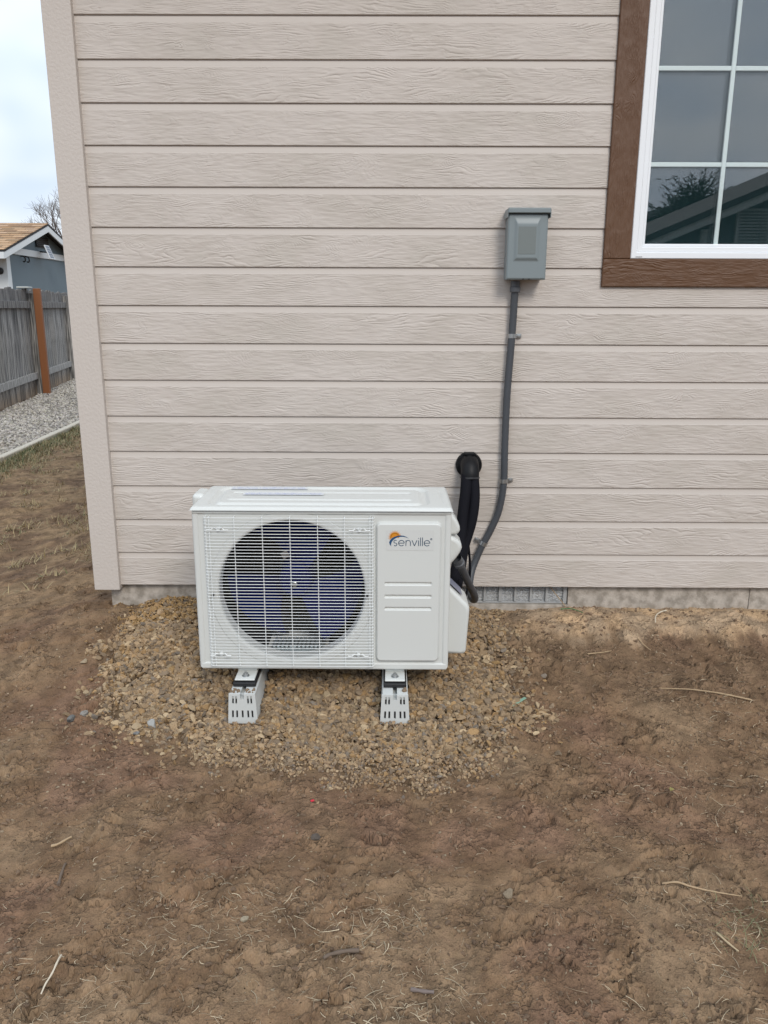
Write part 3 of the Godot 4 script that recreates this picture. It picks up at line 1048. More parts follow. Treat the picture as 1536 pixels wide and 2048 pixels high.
func fence() -> void:
	var t := thing("fence", "weathered grey wooden board fence with one new orange brown post", "fence", fence_pt(2.9))
	var dir := (fence_pt(1.0) - fence_pt(0.0)).normalized()
	var nrm := Vector3(-dir.z, 0, dir.x)
	if nrm.x < 0: nrm = -nrm                  # towards our yard
	var bs := Basis(nrm, Vector3.UP, nrm.cross(Vector3.UP))
	rng.seed = 31
	var shapes := []
	for k in 4:
		var mb := MB.new()
		var w := 0.134
		var hgt := 1.40
		var cut := 0.018
		# tinted along its height: soil-stained foot, grey above
		var ys := [0.0, 0.10, 0.24, 0.7, 1.15, hgt - cut]
		var cc := [Color(0.95, 0.72, 0.52), Color(0.95, 0.78, 0.62), Color(1.15, 1.12, 1.08), Color(1.25, 1.25, 1.25), Color(0.72, 0.73, 0.75), Color(0.6, 0.6, 0.62)]
		for i in 5:
			for sd in [1.0, -1.0]:
				var kk := mb.v.size()
				for q in [[-w / 2, i], [w / 2, i], [w / 2, i + 1], [-w / 2, i + 1]]:
					mb.col = cc[q[1]]
					mb.vert(Vector3(0.009 * sd, ys[q[1]], -q[0] * sd), Vector3(sd, 0, 0))
				mb.tri_i(kk, kk + 1, kk + 2); mb.tri_i(kk, kk + 2, kk + 3)
			for sd in [1.0, -1.0]:
				var kk := mb.v.size()
				for q in [[-0.009, i], [0.009, i], [0.009, i + 1], [-0.009, i + 1]]:
					mb.col = cc[q[1]]
					mb.vert(Vector3(q[0] * sd, ys[q[1]], w / 2 * sd), Vector3(0, 0, sd))
				mb.tri_i(kk, kk + 1, kk + 2); mb.tri_i(kk, kk + 2, kk + 3)
		mb.col = Color(0.7, 0.7, 0.7)
		mb.prism(PackedVector2Array([Vector2(-w / 2, hgt - cut), Vector2(w / 2, hgt - cut), Vector2(w / 2 - 0.02, hgt), Vector2(-w / 2 + 0.02, hgt)]), Vector3.ZERO, Vector3.FORWARD, Vector3.UP, -0.009, 0.009)
		shapes.append(mb.mesh())
	for i in 42:
		var s := i * 0.1385
		var p := fence_pt(s) - nrm * (0.03 + rng.randf_range(0, 0.003))
		p.y = -0.1 + rng.randf_range(-0.02, 0.012)
		var lean := Basis(nrm, rng.randf_range(-0.006, 0.006))
		placed(t, "picket", shapes[i % 4], M.boards[rng.randi() % 4], Transform3D(lean * bs, p))
	var post_at := [0.3, 2.66, 5.0]
	for y in [0.17, 1.10]:
		for k in 3:
			var s0: float = [0.0, 0.36, 2.74][k]
			var s1: float = [0.24, 2.58, 5.7][k]
			var mb := MB.new()
			mb.rbox((fence_pt(s0) + fence_pt(s1)) / 2.0 + Vector3(0, y + 0.1, 0) + nrm * 0.0, Vector3(0.038, 0.088, s1 - s0), 0.004, 1, bs)
			part(t, "rail", mb, M.boards[2 if y > 1.0 else 1])
	for s in post_at:
		var mb := MB.new()
		mb.rbox(fence_pt(s) + Vector3(0, 0.62, 0) + nrm * 0.01, Vector3(0.09, 1.46, 0.09), 0.005, 1, bs)
		part(t, "post", mb, M.boards[0])
	var np := MB.new()
	np.rbox(fence_pt(2.62) + Vector3(0, 0.64, 0) + nrm * 0.105, Vector3(0.088, 1.54, 0.088), 0.005, 1, bs)
	var o := part(t, "post", np, M.new_post)
	o.set_meta("label", "new orange brown post beside the grey one")
	var cap := MB.new()
	cap.rbox(fence_pt(2.50) + Vector3(0, 1.42, 0) - nrm * 0.02, Vector3(0.15, 0.02, 0.22), 0.006, 1, bs)
	part(t, "post_cap", cap, mat(lin(0.42, 0.44, 0.42), 0.8))

func edging_and_rock() -> void:
	var t := thing("garden_edging", "pale concrete edging strip between the grey rock bed and the dirt", "edging", Vector3(-3.1, -0.1, -4.2))
	rng.seed = 12
	var conc := with_relief(mat(lin(0.50, 0.46, 0.38), 0.9), M.orange_peel, 0.2, Vector3(5, 5, 5))
	var a := Vector3(-2.93, -0.1, -1.6)
	var b := Vector3(-3.42, -0.1, -9.5)
	var d := (b - a).normalized()
	var bs := Basis(Vector3(-d.z, 0, d.x), Vector3.UP, -d)
	var n := 9
	for i in n:
		var s0 := (b - a).length() * i / n
		var s1 := (b - a).length() * (i + 1) / n - 0.004
		var mb := MB.new()
		mb.rbox(a + d * (s0 + s1) / 2.0 + Vector3(0, 0.012 + rng.randf_range(-0.004, 0.004), 0), Vector3(0.062, 0.07, s1 - s0), 0.012, 2, bs)
		part(t, "edging_block", mb, conc)
	# grey river rock between the edging and the fence
	var xf := []
	var cols := []
	for k in 46000:
		var z := rng.randf_range(-11.5, -2.0)
		var xr := a.x + (b.x - a.x) * (z - a.z) / (b.z - a.z) - 0.045
		var xl := fence_pt((-5.6 - z) / 0.981).x + 0.02
		var x := rng.randf_range(xl, xr)
		var s := rng.randf_range(0.008, 0.016) * (1.0 + 0.3 * rng.randf())
		var y := ground_y(x, z) + 0.012 + rng.randf_range(-0.008, 0.008)
		xf.append(Transform3D(rand_basis(rng) * Basis.from_scale(Vector3(s * rng.randf_range(0.8, 1.3), s, s)), Vector3(x, y, z)))
		var v := rng.randf_range(0.17, 0.60)
		cols.append(Color(v, v * rng.randf_range(0.90, 0.95), v * rng.randf_range(0.76, 0.87)))
	var o := multi(self, "river_rock", stones[0], M.stone, xf, cols)
	tag(o, "bed of small grey and white rocks along the wooden fence", "gravel")
	# thin turf and dead grass on the dirt beside the edging
	var bl := MB.new()
	for k in 4:
		var y0 := k / 4.0
		var y1 := (k + 1) / 4.0
		var w0 := 0.04 * (1.0 - y0); var w1 := 0.04 * (1.0 - y1)
		bl.quad(Vector3(-w0, y0, 0.3 * y0 * y0), Vector3(w0, y0, 0.3 * y0 * y0), Vector3(w1, y1, 0.3 * y1 * y1), Vector3(-w1, y1, 0.3 * y1 * y1))
	var gm := mat(Color(1, 1, 1), 0.7)
	gm.vertex_color_use_as_albedo = true
	gm.backlight_enabled = true
	gm.backlight = Color(0.2, 0.2, 0.1)
	var blade := bl.mesh()
	xf = []; cols = []
	var tries := 0
	while xf.size() < 36000 and tries < 300000:
		tries += 1
		var z := rng.randf_range(-7.0, -0.3)
		var xr := a.x + (b.x - a.x) * (z - a.z) / (b.z - a.z) + 0.035
		var dist := pow(rng.randf(), 1.6) * 2.0
		var x := xr + dist
		if x > -0.95: continue
		var dens := 1.0 - smoothstep(0.05, 0.35, dist) + 0.75 * smoothstep(0.05, 0.4, n_tone2.get_noise_2d(x * 0.45, z * 0.45))
		if rng.randf() > dens: continue
		var hgt := rng.randf_range(0.016, 0.06)
		var lean := Basis(Vector3.UP, rng.randf() * TAU) * Basis(Vector3.RIGHT, rng.randf_range(0.2, 1.35))
		xf.append(Transform3D(lean * Basis.from_scale(Vector3(hgt * 1.4, hgt, hgt)), Vector3(x, ground_y(x, z) - 0.002, z)))
		var green := rng.randf() < 0.55 - 0.5 * smoothstep(0.0, 0.5, dist)
		var v := rng.randf_range(0.7, 1.25)
		cols.append(Color(0.105 * v, 0.125 * v, 0.05 * v) if green else Color(0.30 * v, 0.235 * v, 0.125 * v))
	o = multi(self, "grass", blade, gm, xf, cols)
	tag(o, "thin green and dead grass beside the pale edging", "grass")

# ------------------------------------------------------------------ trees
func grow(mb: MB, p: Vector3, d: Vector3, len: float, r: float, depth: int, tips: Array, spread := 0.5) -> void:
	var pts := PackedVector3Array([p])
	var rad := [r]
	var q := p
	var dd := d
	for i in 3:
		dd = (dd + Vector3(rng.randfn(), rng.randfn() * 0.7, rng.randfn()) * 0.10 + Vector3(0, 0.03, 0)).normalized()
		q += dd * len / 3.0
		pts.append(q)
		rad.append(r * (1.0 - 0.12 * (i + 1)))
	mb.tube(pts, rad, 6 if depth > 2 else 3, false)
	if depth == 0:
		tips.append([q, dd])
		return
	var kids := rng.randi_range(2, 3) if depth > 1 else 3
	for k in kids:
		var ax := Vector3(rng.randfn(), rng.randfn(), rng.randfn())
		ax = (ax - dd * ax.dot(dd)).normalized()
		var nd := dd.rotated(ax, rng.randf_range(0.25, 0.25 + spread))
		nd = (nd + Vector3(0, 0.10, 0)).normalized()
		grow(mb, pts[rng.randi_range(2, 3)] if k else q, nd, len * rng.randf_range(0.66, 0.88), r * 0.62, depth - 1, tips, spread)

func bare_tree() -> void:
	var t := thing("bare_tree", "leafless grey brown tree rising behind the shed roof", "tree", Vector3(-8.95, -0.1, -22.0))
	rng.seed = 8
	var bark := mat(lin(0.13, 0.105, 0.09), 0.9)
	var tr := MB.new()
	tr.tube(PackedVector3Array([Vector3(-8.95, -0.2, -22), Vector3(-8.9, 0.8, -22), Vector3(-8.95, 1.7, -21.95)]), [0.17, 0.14, 0.12], 10)
	part(t, "trunk", tr, bark)
	for k in 6:
		var mb := MB.new()
		var an := TAU * k / 6.0 + 0.5
		grow(mb, Vector3(-8.93, 1.4 + 0.03 * k, -21.97), Vector3(cos(an) * 0.75, 1.0, sin(an) * 0.75).normalized(), 0.86, 0.055, 6, [], 0.45)
		part(t, "limb", mb, bark)

func behind_the_camera() -> void:
	# what the window mirrors: a dark gabled house and an evergreen standing behind the photographer
	var t := thing("neighbour_house", "dark house with pale gable trim mirrored in the window", "house", Vector3(8.0, -0.1, 11.0))
	var zf := 9.0
	var x0 := 3.45; var xr := 8.3; var x1 := 13.15
	var y0 := 1.92; var sl := 0.413
	var yr := y0 + sl * (xr - x0)
	var dark := mat(lin(0.05, 0.06, 0.07), 0.7)
	var pale := mat(lin(0.30, 0.33, 0.33), 0.6)
	var w := MB.new()
	w.prism(PackedVector2Array([Vector2(x0 + 0.3, -0.1), Vector2(x1 - 0.3, -0.1), Vector2(x1 - 0.3, y0 + 0.02), Vector2(xr, yr - 0.12), Vector2(x0 + 0.3, y0 + 0.02)]), Vector3(0, 0, 0), Vector3.RIGHT, Vector3.UP, zf + 0.25, zf + 6.0)
	part(t, "wall", w, dark)
	for s in [0, 1]:
		var r := MB.new()
		var poly := PackedVector2Array([Vector2(x0, y0), Vector2(xr, yr), Vector2(xr, yr + 0.09), Vector2(x0, y0 + 0.09)])
		var fas := PackedVector2Array([Vector2(x0, y0 - 0.11), Vector2(xr, yr - 0.11), Vector2(xr, yr - 0.003), Vector2(x0, y0 - 0.003)])
		if s == 1:
			poly = PackedVector2Array([Vector2(xr, yr), Vector2(x1, y0), Vector2(x1, y0 + 0.09), Vector2(xr, yr + 0.09)])
			fas = PackedVector2Array([Vector2(xr, yr - 0.11), Vector2(x1, y0 - 0.11), Vector2(x1, y0 - 0.003), Vector2(xr, yr - 0.003)])
		r.prism(poly, Vector3.ZERO, Vector3.RIGHT, Vector3.UP, zf - 0.05, zf + 6.3)
		part(t, "roof", r, mat(lin(0.03, 0.03, 0.032), 0.9))
		var f := MB.new()
		f.prism(fas, Vector3.ZERO, Vector3.RIGHT, Vector3.UP, zf - 0.02, zf + 0.02)
		part(t, "barge_board", f, pale)
	var vf := MB.new()
	vf.box(Vector3(4.93, 1.95, zf + 0.20), Vector3(5.42, 2.46, zf + 0.247))
	var vo := part(t, "gable_vent", vf, pale)
	for k in 11:
		var l := MB.new()
		l.rbox(Vector3(5.175, 1.995 + k * 0.042, zf + 0.19), Vector3(0.40, 0.008, 0.03), 0.001, 1, Basis(Vector3.RIGHT, 0.6))
		part(vo, "louvre", l, mat(lin(0.16, 0.18, 0.18), 0.6))
	var ct := MB.new()
	ct.box(Vector3(4.45, -0.1, zf + 0.22), Vector3(4.55, 2.18, zf + 0.248))
	part(t, "corner_trim", ct, pale)
	var t2 := thing("far_house", "grey roofed house mirrored behind the dark gable in the window", "house", Vector3(9.6, -0.1, 21.0))
	var fh := MB.new()
	fh.prism(PackedVector2Array([Vector2(6.5, -0.1), Vector2(12.7, -0.1), Vector2(12.7, 3.0), Vector2(9.05, 3.95), Vector2(6.5, 3.0)]), Vector3.ZERO, Vector3.RIGHT, Vector3.UP, 18.3, 24.0)
	part(t2, "wall", fh, mat(lin(0.20, 0.21, 0.22), 0.8))
	for s in [0, 1]:
		var r := MB.new()
		r.prism(PackedVector2Array([Vector2(6.0, 3.15), Vector2(9.05, 3.97), Vector2(9.05, 4.12), Vector2(6.0, 3.30)]) if s == 0 else PackedVector2Array([Vector2(9.05, 3.97), Vector2(13.1, 2.88), Vector2(13.1, 3.03), Vector2(9.05, 4.12)]), Vector3.ZERO, Vector3.RIGHT, Vector3.UP, 18.0, 24.3)
		part(t2, "roof", r, mat(lin(0.16, 0.165, 0.17), 0.9))
	var t3 := thing("evergreen_tree", "dark bushy evergreen mirrored left of the roof in the window", "tree", Vector3(6.9, -0.1, 16.3))
	rng.seed = 21
	var tr := MB.new()
	tr.tube(PackedVector3Array([Vector3(6.9, -0.2, 16.3), Vector3(6.9, 3.5, 16.3)]), [0.14, 0.03], 8)
	part(t3, "trunk", tr, mat(lin(0.06, 0.05, 0.04), 0.9))
	var br := MB.new()
	var leaf := MB.new()
	for k in 300:
		var y := rng.randf_range(0.9, 3.35)
		var rr := 1.85 * pow(1.0 - (y - 0.9) / 3.0, 0.7) * rng.randf_range(0.35, 1.1)
		var an := rng.randf() * TAU
		var p0 := Vector3(6.9, y, 16.3)
		var p1 := p0 + Vector3(cos(an) * rr, 0.25 + 0.55 * rng.randf(), sin(an) * rr)
		br.tube(PackedVector3Array([p0, p1]), [0.018, 0.006], 4, false)
		for q in 26:
			var f := pow(rng.randf(), 0.6)
			var c := p0.lerp(p1, f) + Vector3(rng.randfn(), rng.randfn(), rng.randfn()) * 0.07
			var ds := Vector3(cos(an) + rng.randfn() * 0.5, 0.5 + rng.randfn() * 0.5, sin(an) + rng.randfn() * 0.5).normalized()
			var sd := ds.cross(Vector3(rng.randfn(), rng.randfn(), rng.randfn())).normalized() * 0.014
			var l := ds * rng.randf_range(0.08, 0.17)
			leaf.quad(c - sd, c + sd, c + l + sd * 0.3, c + l - sd * 0.3)
	part(t3, "branches", br, mat(lin(0.05, 0.04, 0.03), 0.9))
	part(t3, "foliage", leaf, mat(lin(0.035, 0.05, 0.03), 0.7))

# ------------------------------------------------------------------ heat pump
const UX0 := -0.548
const UX1 := 0.177
const UY0 := 0.055
const UY1 := 0.545
const UZ := 0.602
const UB := 0.335
const FC := Vector2(-0.2735, 0.2935)

func rr(p: Vector2, half: Vector2, r: float) -> float:    # distance to a rounded rectangle
	var q := p.abs() - half + Vector2(r, r)
	return Vector2(maxf(q.x, 0), maxf(q.y, 0)).length() + minf(maxf(q.x, q.y), 0.0) - r

func unit() -> void:
	var t := thing("heat_pump", "white outdoor heat pump unit with round fan grille on mounting blocks", "heat pump", Vector3(-0.185, 0.03, 0.47))
	# sides, back and base of the cabinet
	var cb := MB.new()
	cb.rbox(Vector3(UX0 + 0.009, 0.2955, 0.46), Vector3(0.018, 0.477, 0.278), 0.0085, 3)
	cb.rbox(Vector3(UX1 - 0.009, 0.2955, 0.46), Vector3(0.018, 0.477, 0.278), 0.0085, 3)
	cb.box(Vector3(UX0 + 0.012, UY0 + 0.004, UB), Vector3(UX1 - 0.012, UY0 + 0.01, UZ - 0.012))
	cb.box(Vector3(-0.03, UY0 + 0.0105, UB + 0.001), Vector3(UX1 - 0.015, 0.53, UB + 0.006))
	part(t, "cabinet", cb, M.unit)
	var br := MB.new()
	br.rbox(Vector3((UX0 + UX1) / 2, UY0 + 0.010, 0.469), Vector3(UX1 - UX0 - 0.006, 0.022, 0.268), 0.006, 2)
	part(t, "base_pan", br, M.unit)
	# front panel round the fan opening: rings of quads from the circle out to the panel's edge
	var fp := MB.new()
	var xa := UX0 + 0.0165; var xb := UX1 - 0.0165; var ya := UY0 + 0.012; var yb := 0.527
	var N := 96
	var R := 0.236
	var angles := []
	for k in N:
		angles.append(TAU * k / N)
	for cx in [xa, xb]:
		for cy in [ya, yb]:
			angles.append(fposmod(atan2(cy - FC.y, cx - FC.x), TAU))
	angles.sort()
	angles.append(TAU)
	for k in angles.size() - 1:
		var p := []
		for q in [k, k + 1]:
			var an: float = angles[q]
			var d := Vector2(cos(an), sin(an))
			var tx: float = (xb - FC.x) / d.x if d.x > 1e-6 else ((xa - FC.x) / d.x if d.x < -1e-6 else 1e9)
			var ty: float = (yb - FC.y) / d.y if d.y > 1e-6 else ((ya - FC.y) / d.y if d.y < -1e-6 else 1e9)
			# the opening's ring runs past the lower edge a little
			p.append(FC + d * R)
			p.append(FC + d * maxf(minf(tx, ty), R))
		fp.quad(Vector3(p[0].x, p[0].y, UZ - 0.003), Vector3(p[1].x, p[1].y, UZ - 0.003), Vector3(p[3].x, p[3].y, UZ - 0.003), Vector3(p[2].x, p[2].y, UZ - 0.003))
	part(t, "front_panel", fp, M.unit)
	var edge := MB.new()                        # rolled border of the front
	edge.rbox(Vector3(UX0 + 0.010, 0.2955, UZ - 0.012), Vector3(0.020, 0.477, 0.024), 0.008, 4)
	edge.rbox(Vector3(UX1 - 0.010, 0.2955, UZ - 0.012), Vector3(0.020, 0.477, 0.024), 0.008, 4)
	edge.rbox(Vector3((UX0 + UX1) / 2, 0.5285, UZ - 0.0105), Vector3(UX1 - UX0 - 0.004, 0.011, 0.026), 0.004, 3)
	edge.rbox(Vector3((UX0 + UX1) / 2, UY0 + 0.0075, UZ - 0.0115), Vector3(UX1 - UX0 - 0.004, 0.013, 0.024), 0.005, 3)
	part(t, "front_border", edge, M.unit)
	var bm := MB.new()                          # bell mouth
	bm.lathe(Vector3(FC.x, FC.y, 0), Vector3.BACK, [Vector2(0.2075, 0.552), Vector2(0.2076, 0.588), Vector2(0.2088, 0.5945), Vector2(0.212, 0.5985), Vector2(0.217, 0.6002), Vector2(0.2335, 0.6004), Vector2(0.2348, 0.5985), Vector2(0.2375, 0.5980)], 96)
	part(t, "fan_shroud", bm, M.unit)
	# what is inside
	var ins := MB.new()
	ins.lathe(Vector3(FC.x, FC.y, 0), Vector3.BACK, [Vector2(0.236, 0.37), Vector2(0.236, 0.54), Vector2(0.2079, 0.5515)], 64)
	part(t, "fan_chamber", ins, M.inside)
	var coil := MB.new()
	for k in 96:
		var x := FC.x - 0.24 + k * 0.005
		coil.box(Vector3(x, UY0 + 0.014, 0.345), Vector3(x + 0.0014, 0.525, 0.37))
	part(t, "coil", coil, M.coil)
	var cbk := MB.new()
	cbk.box(Vector3(UX0 + 0.02, UY0 + 0.014, 0.337), Vector3(-0.02, 0.525, 0.3445))
	part(t, "coil_guard", cbk, M.inside)
	var pn := MB.new()
	for k in 12:
		pn.rbox(Vector3(-0.34 + k * 0.0125, 0.092, 0.50), Vector3(0.009, 0.010, 0.07), 0.003, 2)
	pn.box(Vector3(-0.35, 0.079, 0.46), Vector3(-0.19, 0.0875, 0.54))
	part(t, "drain_pan", pn, M.pan)
	for x in [-0.325, -0.235]:
		var mb := MB.new()
		mb.box(Vector3(x - 0.012, 0.075, 0.385), Vector3(x + 0.012, 0.52, 0.40))
		part(t, "motor_bracket", mb, M.inside)
	var fan := MB.new()
	fan.lathe(Vector3(FC.x, FC.y, 0.0), Vector3.BACK, [Vector2(0.055, 0.42), Vector2(0.05, 0.505), Vector2(0.042, 0.515), Vector2(0.012, 0.517), Vector2(0.010, 0.53), Vector2(0.0, 0.531)], 32)
	var fo := part(t, "fan", fan, M.blade)
	for k in 3:
		var a0 := deg_to_rad([78.0, -42.0, 198.0][k])
		var bl := MB.new()
		bl.grid(14, 18, func(i: int, j: int):
			var f := j / 17.0
			var r := 0.045 + 0.155 * f
			var sw := (i / 13.0 - 0.5)
			var an := a0 + sw * deg_to_rad(lerpf(62.0, 84.0, f)) + deg_to_rad(18.0) * f
			return Vector3(FC.x + cos(an) * r, FC.y + sin(an) * r, 0.475 + sw * -0.075 * (0.6 + 0.4 * f)))
		part(fo, "blade", bl, M.blade)
	var bolt := MB.new()
	bolt.lathe(Vector3(FC.x, FC.y, 0.531), Vector3.BACK, [Vector2(0.009, 0.0), Vector2(0.009, 0.006), Vector2(0.006, 0.008), Vector2(0.0, 0.008)], 6)
	part(fo, "bolt", bolt, M.galv)
	var tg := MB.new()
	tg.rbox(Vector3(-0.304, 0.372, 0.498), Vector3(0.022, 0.022, 0.002), 0.001, 1, Basis(Vector3.BACK, 0.5))
	part(fo, "balance_clip", tg, M.galv)
	# wire grille
	var gr := Node3D.new()
	gr.name = "grille"
	t.add_child(gr, true)
	var gx0 := -0.5115; var gx1 := -0.0400; var gy0 := 0.071; var gy1 := 0.515
	for k in 49:
		var y := gy0 + (gy1 - gy0) * k / 48.0
		var mb := MB.new()
		mb.tube(PackedVector3Array([Vector3(gx0 - 0.0015, y, UZ - 0.004), Vector3(gx0, y, 0.6125), Vector3(gx0 + 0.004, y, 0.6165), Vector3(gx1 - 0.004, y, 0.6165), Vector3(gx1, y, 0.6125), Vector3(gx1 + 0.0015, y, UZ - 0.004)]), 0.00098, 6, false)
		part(gr, "wire", mb, M.wire)
	for x in [-0.507, -0.4975, -0.428, -0.350, -0.273, -0.196, -0.121, -0.0505, -0.043]:
		var mb := MB.new()
		mb.tube(PackedVector3Array([Vector3(x, gy0 - 0.003, UZ - 0.004), Vector3(x, gy0 - 0.002, 0.611), Vector3(x, gy0, 0.6142), Vector3(x, gy1, 0.6142), Vector3(x, gy1 + 0.002, 0.611), Vector3(x, gy1 + 0.003, UZ - 0.004)]), 0.00112, 6, false)
		part(gr, "wire", mb, M.wire)
	for c in [Vector2(-0.474, 0.4805), Vector2(-0.079, 0.4805), Vector2(-0.482, 0.1035), Vector2(-0.084, 0.1035)]:
		var mb := MB.new()
		mb.tube(curve([Vector3(c.x - 0.03, c.y, 0.617), Vector3(c.x - 0.018, c.y, 0.617), Vector3(c.x - 0.013, c.y + 0.005, 0.615), Vector3(c.x - 0.005, c.y + 0.001, 0.609), Vector3(c.x, c.y - 0.001, 0.606), Vector3(c.x + 0.005, c.y + 0.001, 0.609), Vector3(c.x + 0.013, c.y + 0.005, 0.615), Vector3(c.x + 0.018, c.y, 0.617), Vector3(c.x + 0.03, c.y, 0.617)], 0.003), 0.0016, 6)
		mb.lathe(Vector3(c.x, c.y, 0.6), Vector3.BACK, [Vector2(0.006, 0.0), Vector2(0.006, 0.0085), Vector2(0.004, 0.0105), Vector2(0.0, 0.0105)], 10)
		part(gr, "clip", mb, M.wire)
	for x in [-0.498, -0.058]:
		var mb := MB.new()
		mb.rbox(Vector3(x, 0.284, 0.6062), Vector3(0.0055, 0.0055, 0.014), 0.0008, 1)
		part(t, "screw", mb, M.black)
	# raised service panel with three pressed grooves
	var sp := MB.new()
	var c0 := Vector2(0.0575, 0.2925)
	var hs := Vector2(0.0945, 0.213)
	var nx := 106; var ny := 226
	sp.grid(nx, ny, func(i: int, j: int):
		var p := Vector2(-hs.x - 0.003 + (hs.x + 0.003) * 2.0 * i / (nx - 1.0), -hs.y - 0.003 + (hs.y + 0.003) * 2.0 * j / (ny - 1.0))
		var d := rr(p, hs, 0.018)
		var z := 0.0125 * smoothstep(0.0, 1.0, clampf(-d / 0.0085, 0.0, 1.0))
		for yg in [0.323, 0.285, 0.248]:
			var gd := rr(p - Vector2(0.0, yg - c0.y), Vector2(0.068, 0.0046), 0.0045)
			z -= 0.0052 * smoothstep(0.0, 1.0, clampf(-gd / 0.0036, 0.0, 1.0))
		return Vector3(c0.x + p.x, c0.y + p.y, UZ - 0.0045 + z))
	part(t, "service_panel", sp, M.unit)
	logo(t)
	# lid with pressed top
	var lid := MB.new()
	var lx := 195; var lz := 76
	var cx := (UX0 + UX1) / 2.0; var cz := 0.4725
	var hl := Vector2((UX1 - UX0) / 2.0 + 0.003, 0.1395)
	lid.grid(lx, lz, func(i: int, j: int):
		var p := Vector2(-hl.x + 2.0 * hl.x * i / (lx - 1.0), -hl.y + 2.0 * hl.y * j / (lz - 1.0))
		var d := rr(p, hl, 0.012)
		var y := UY1 - 0.010 + 0.009 * sqrt(clampf(-d / 0.008, 0.0, 1.0))
		var e := rr(p - Vector2(-0.012, -0.004), Vector2(0.318, 0.118), 0.05)
		y -= 0.007 * smoothstep(0.0, 0.012, -e) * (1.0 - smoothstep(0.020, 0.034, -e))
		var f := rr(p - Vector2(-0.012, 0.045), Vector2(0.268, 0.010), 0.01)
		y -= 0.005 * smoothstep(0.0, 0.008, -f)
		var g := rr(p - Vector2(-0.012, -0.045), Vector2(0.268, 0.010), 0.01)
		y -= 0.004 * smoothstep(0.0, 0.008, -g)
		var s := rr(p - Vector2(0.338, 0.0), Vector2(0.0022, 0.075), 0.002)
		y -= 0.004 * smoothstep(0.0, 0.002, -s)
		return Vector3(cx + p.x, y, cz + p.y), true)
	var skirt := PackedVector2Array()
	for q in 4:
		var cc: Vector2 = Vector2(hl.x - 0.012, hl.y - 0.012) * [Vector2(1, 1), Vector2(-1, 1), Vector2(-1, -1), Vector2(1, -1)][q]
		for k in 6:
			var an := PI / 2.0 * (q + k / 5.0)
			skirt.append(cc + Vector2(cos(an), sin(an)) * 0.012)
	for k in skirt.size():
		var a := skirt[k]
		var b := skirt[(k + 1) % skirt.size()]
		var p := lid.v.size()
		var na := Vector3(a.x, 0, a.y) - Vector3(clampf(a.x, -hl.x + 0.012, hl.x - 0.012), 0, clampf(a.y, -hl.y + 0.012, hl.y - 0.012))
		var nb := Vector3(b.x, 0, b.y) - Vector3(clampf(b.x, -hl.x + 0.012, hl.x - 0.012), 0, clampf(b.y, -hl.y + 0.012, hl.y - 0.012))
		lid.vert(Vector3(cx + a.x, UY1 - 0.0095, cz + a.y), na.normalized())
		lid.vert(Vector3(cx + b.x, UY1 - 0.0095, cz + b.y), nb.normalized())
		lid.vert(Vector3(cx + b.x, 0.5345, cz + b.y), nb.normalized())
		lid.vert(Vector3(cx + a.x, 0.5345, cz + a.y), na.normalized())
		lid.tri_i(p, p + 1, p + 2); lid.tri_i(p, p + 2, p + 3)
	var lo := part(t, "top_cover", lid, M.unit)
	# two printed stickers on the lid: rows of small violet print on clear film
	for k in 2:
		var im := Image.create_empty(256, 32, false, Image.FORMAT_RGB8)
		im.fill(lin(0.66, 0.69, 0.72))
		rng.seed = 90 + k
		for row in 3:
			var x := 6
			while x < 246:
				var w := rng.randi_range(1, 3)
				im.fill_rect(Rect2i(x, 3 + row * 9 + rng.randi_range(0, 2), w, rng.randi_range(3, 6)), lin(0.25, 0.29, 0.55))
				x += w + rng.randi_range(1, 3)
				if rng.randf() < 0.13: x += 5
		var sm := mat(Color(1, 1, 1), 0.3)
		sm.albedo_texture = ImageTexture.create_from_image(im)
		var mb := MB.new()
		var x0: float = [-0.478, -0.428][k]
		var x1: float = [-0.245, -0.190][k]
		var zc: float = [0.378, 0.452][k]
		mb.quad(Vector3(x0, UY1 + 0.0014, zc + 0.015), Vector3(x1, UY1 + 0.0014, zc + 0.015), Vector3(x1, UY1 + 0.0014, zc - 0.015), Vector3(x0, UY1 + 0.0014, zc - 0.015), [Vector2(0, 1), Vector2(1, 1), Vector2(1, 0), Vector2(0, 0)])
		part(lo, "sticker", mb, sm)
	# side handles and the valve cover on the right, handle hump on the left
	var hp := PackedVector2Array([Vector2(0.174, 0.498), Vector2(0.174, 0.428), Vector2(0.199, 0.428), Vector2(0.208, 0.432), Vector2(0.213, 0.441), Vector2(0.212, 0.453), Vector2(0.203, 0.472), Vector2(0.190, 0.490)])
	var h1 := MB.new()
	soft_prism(h1, hp, 0.405, 0.475, 0.010)
	part(t, "side_handle", h1, M.unit)
	var hq := PackedVector2Array([Vector2(0.174, 0.428), Vector2(0.174, 0.330), Vector2(0.186, 0.336), Vector2(0.203, 0.356), Vector2(0.215, 0.375), Vector2(0.220, 0.390), Vector2(0.217, 0.403), Vector2(0.207, 0.415), Vector2(0.192, 0.424)])
	var h2 := MB.new()
	soft_prism(h2, hq, 0.40, 0.482, 0.012)
	part(t, "terminal_cover", h2, M.unit)
	var vq := PackedVector2Array([Vector2(0.172, 0.292), Vector2(0.172, 0.068), Vector2(0.226, 0.068), Vector2(0.233, 0.071), Vector2(0.2365, 0.078), Vector2(0.2435, 0.205), Vector2(0.2425, 0.218), Vector2(0.237, 0.228), Vector2(0.226, 0.239)])
	var vc := MB.new()
	soft_prism(vc, vq, 0.40, 0.525, 0.012)
	var vo := part(t, "valve_cover", vc, M.unit)
	var st := MB.new()
	var sa := Vector3(0.182, 0.2875, 0); var sb := Vector3(0.222, 0.2478, 0)
	var sn := Vector3(0.7, 0.71, 0) * 0.0012
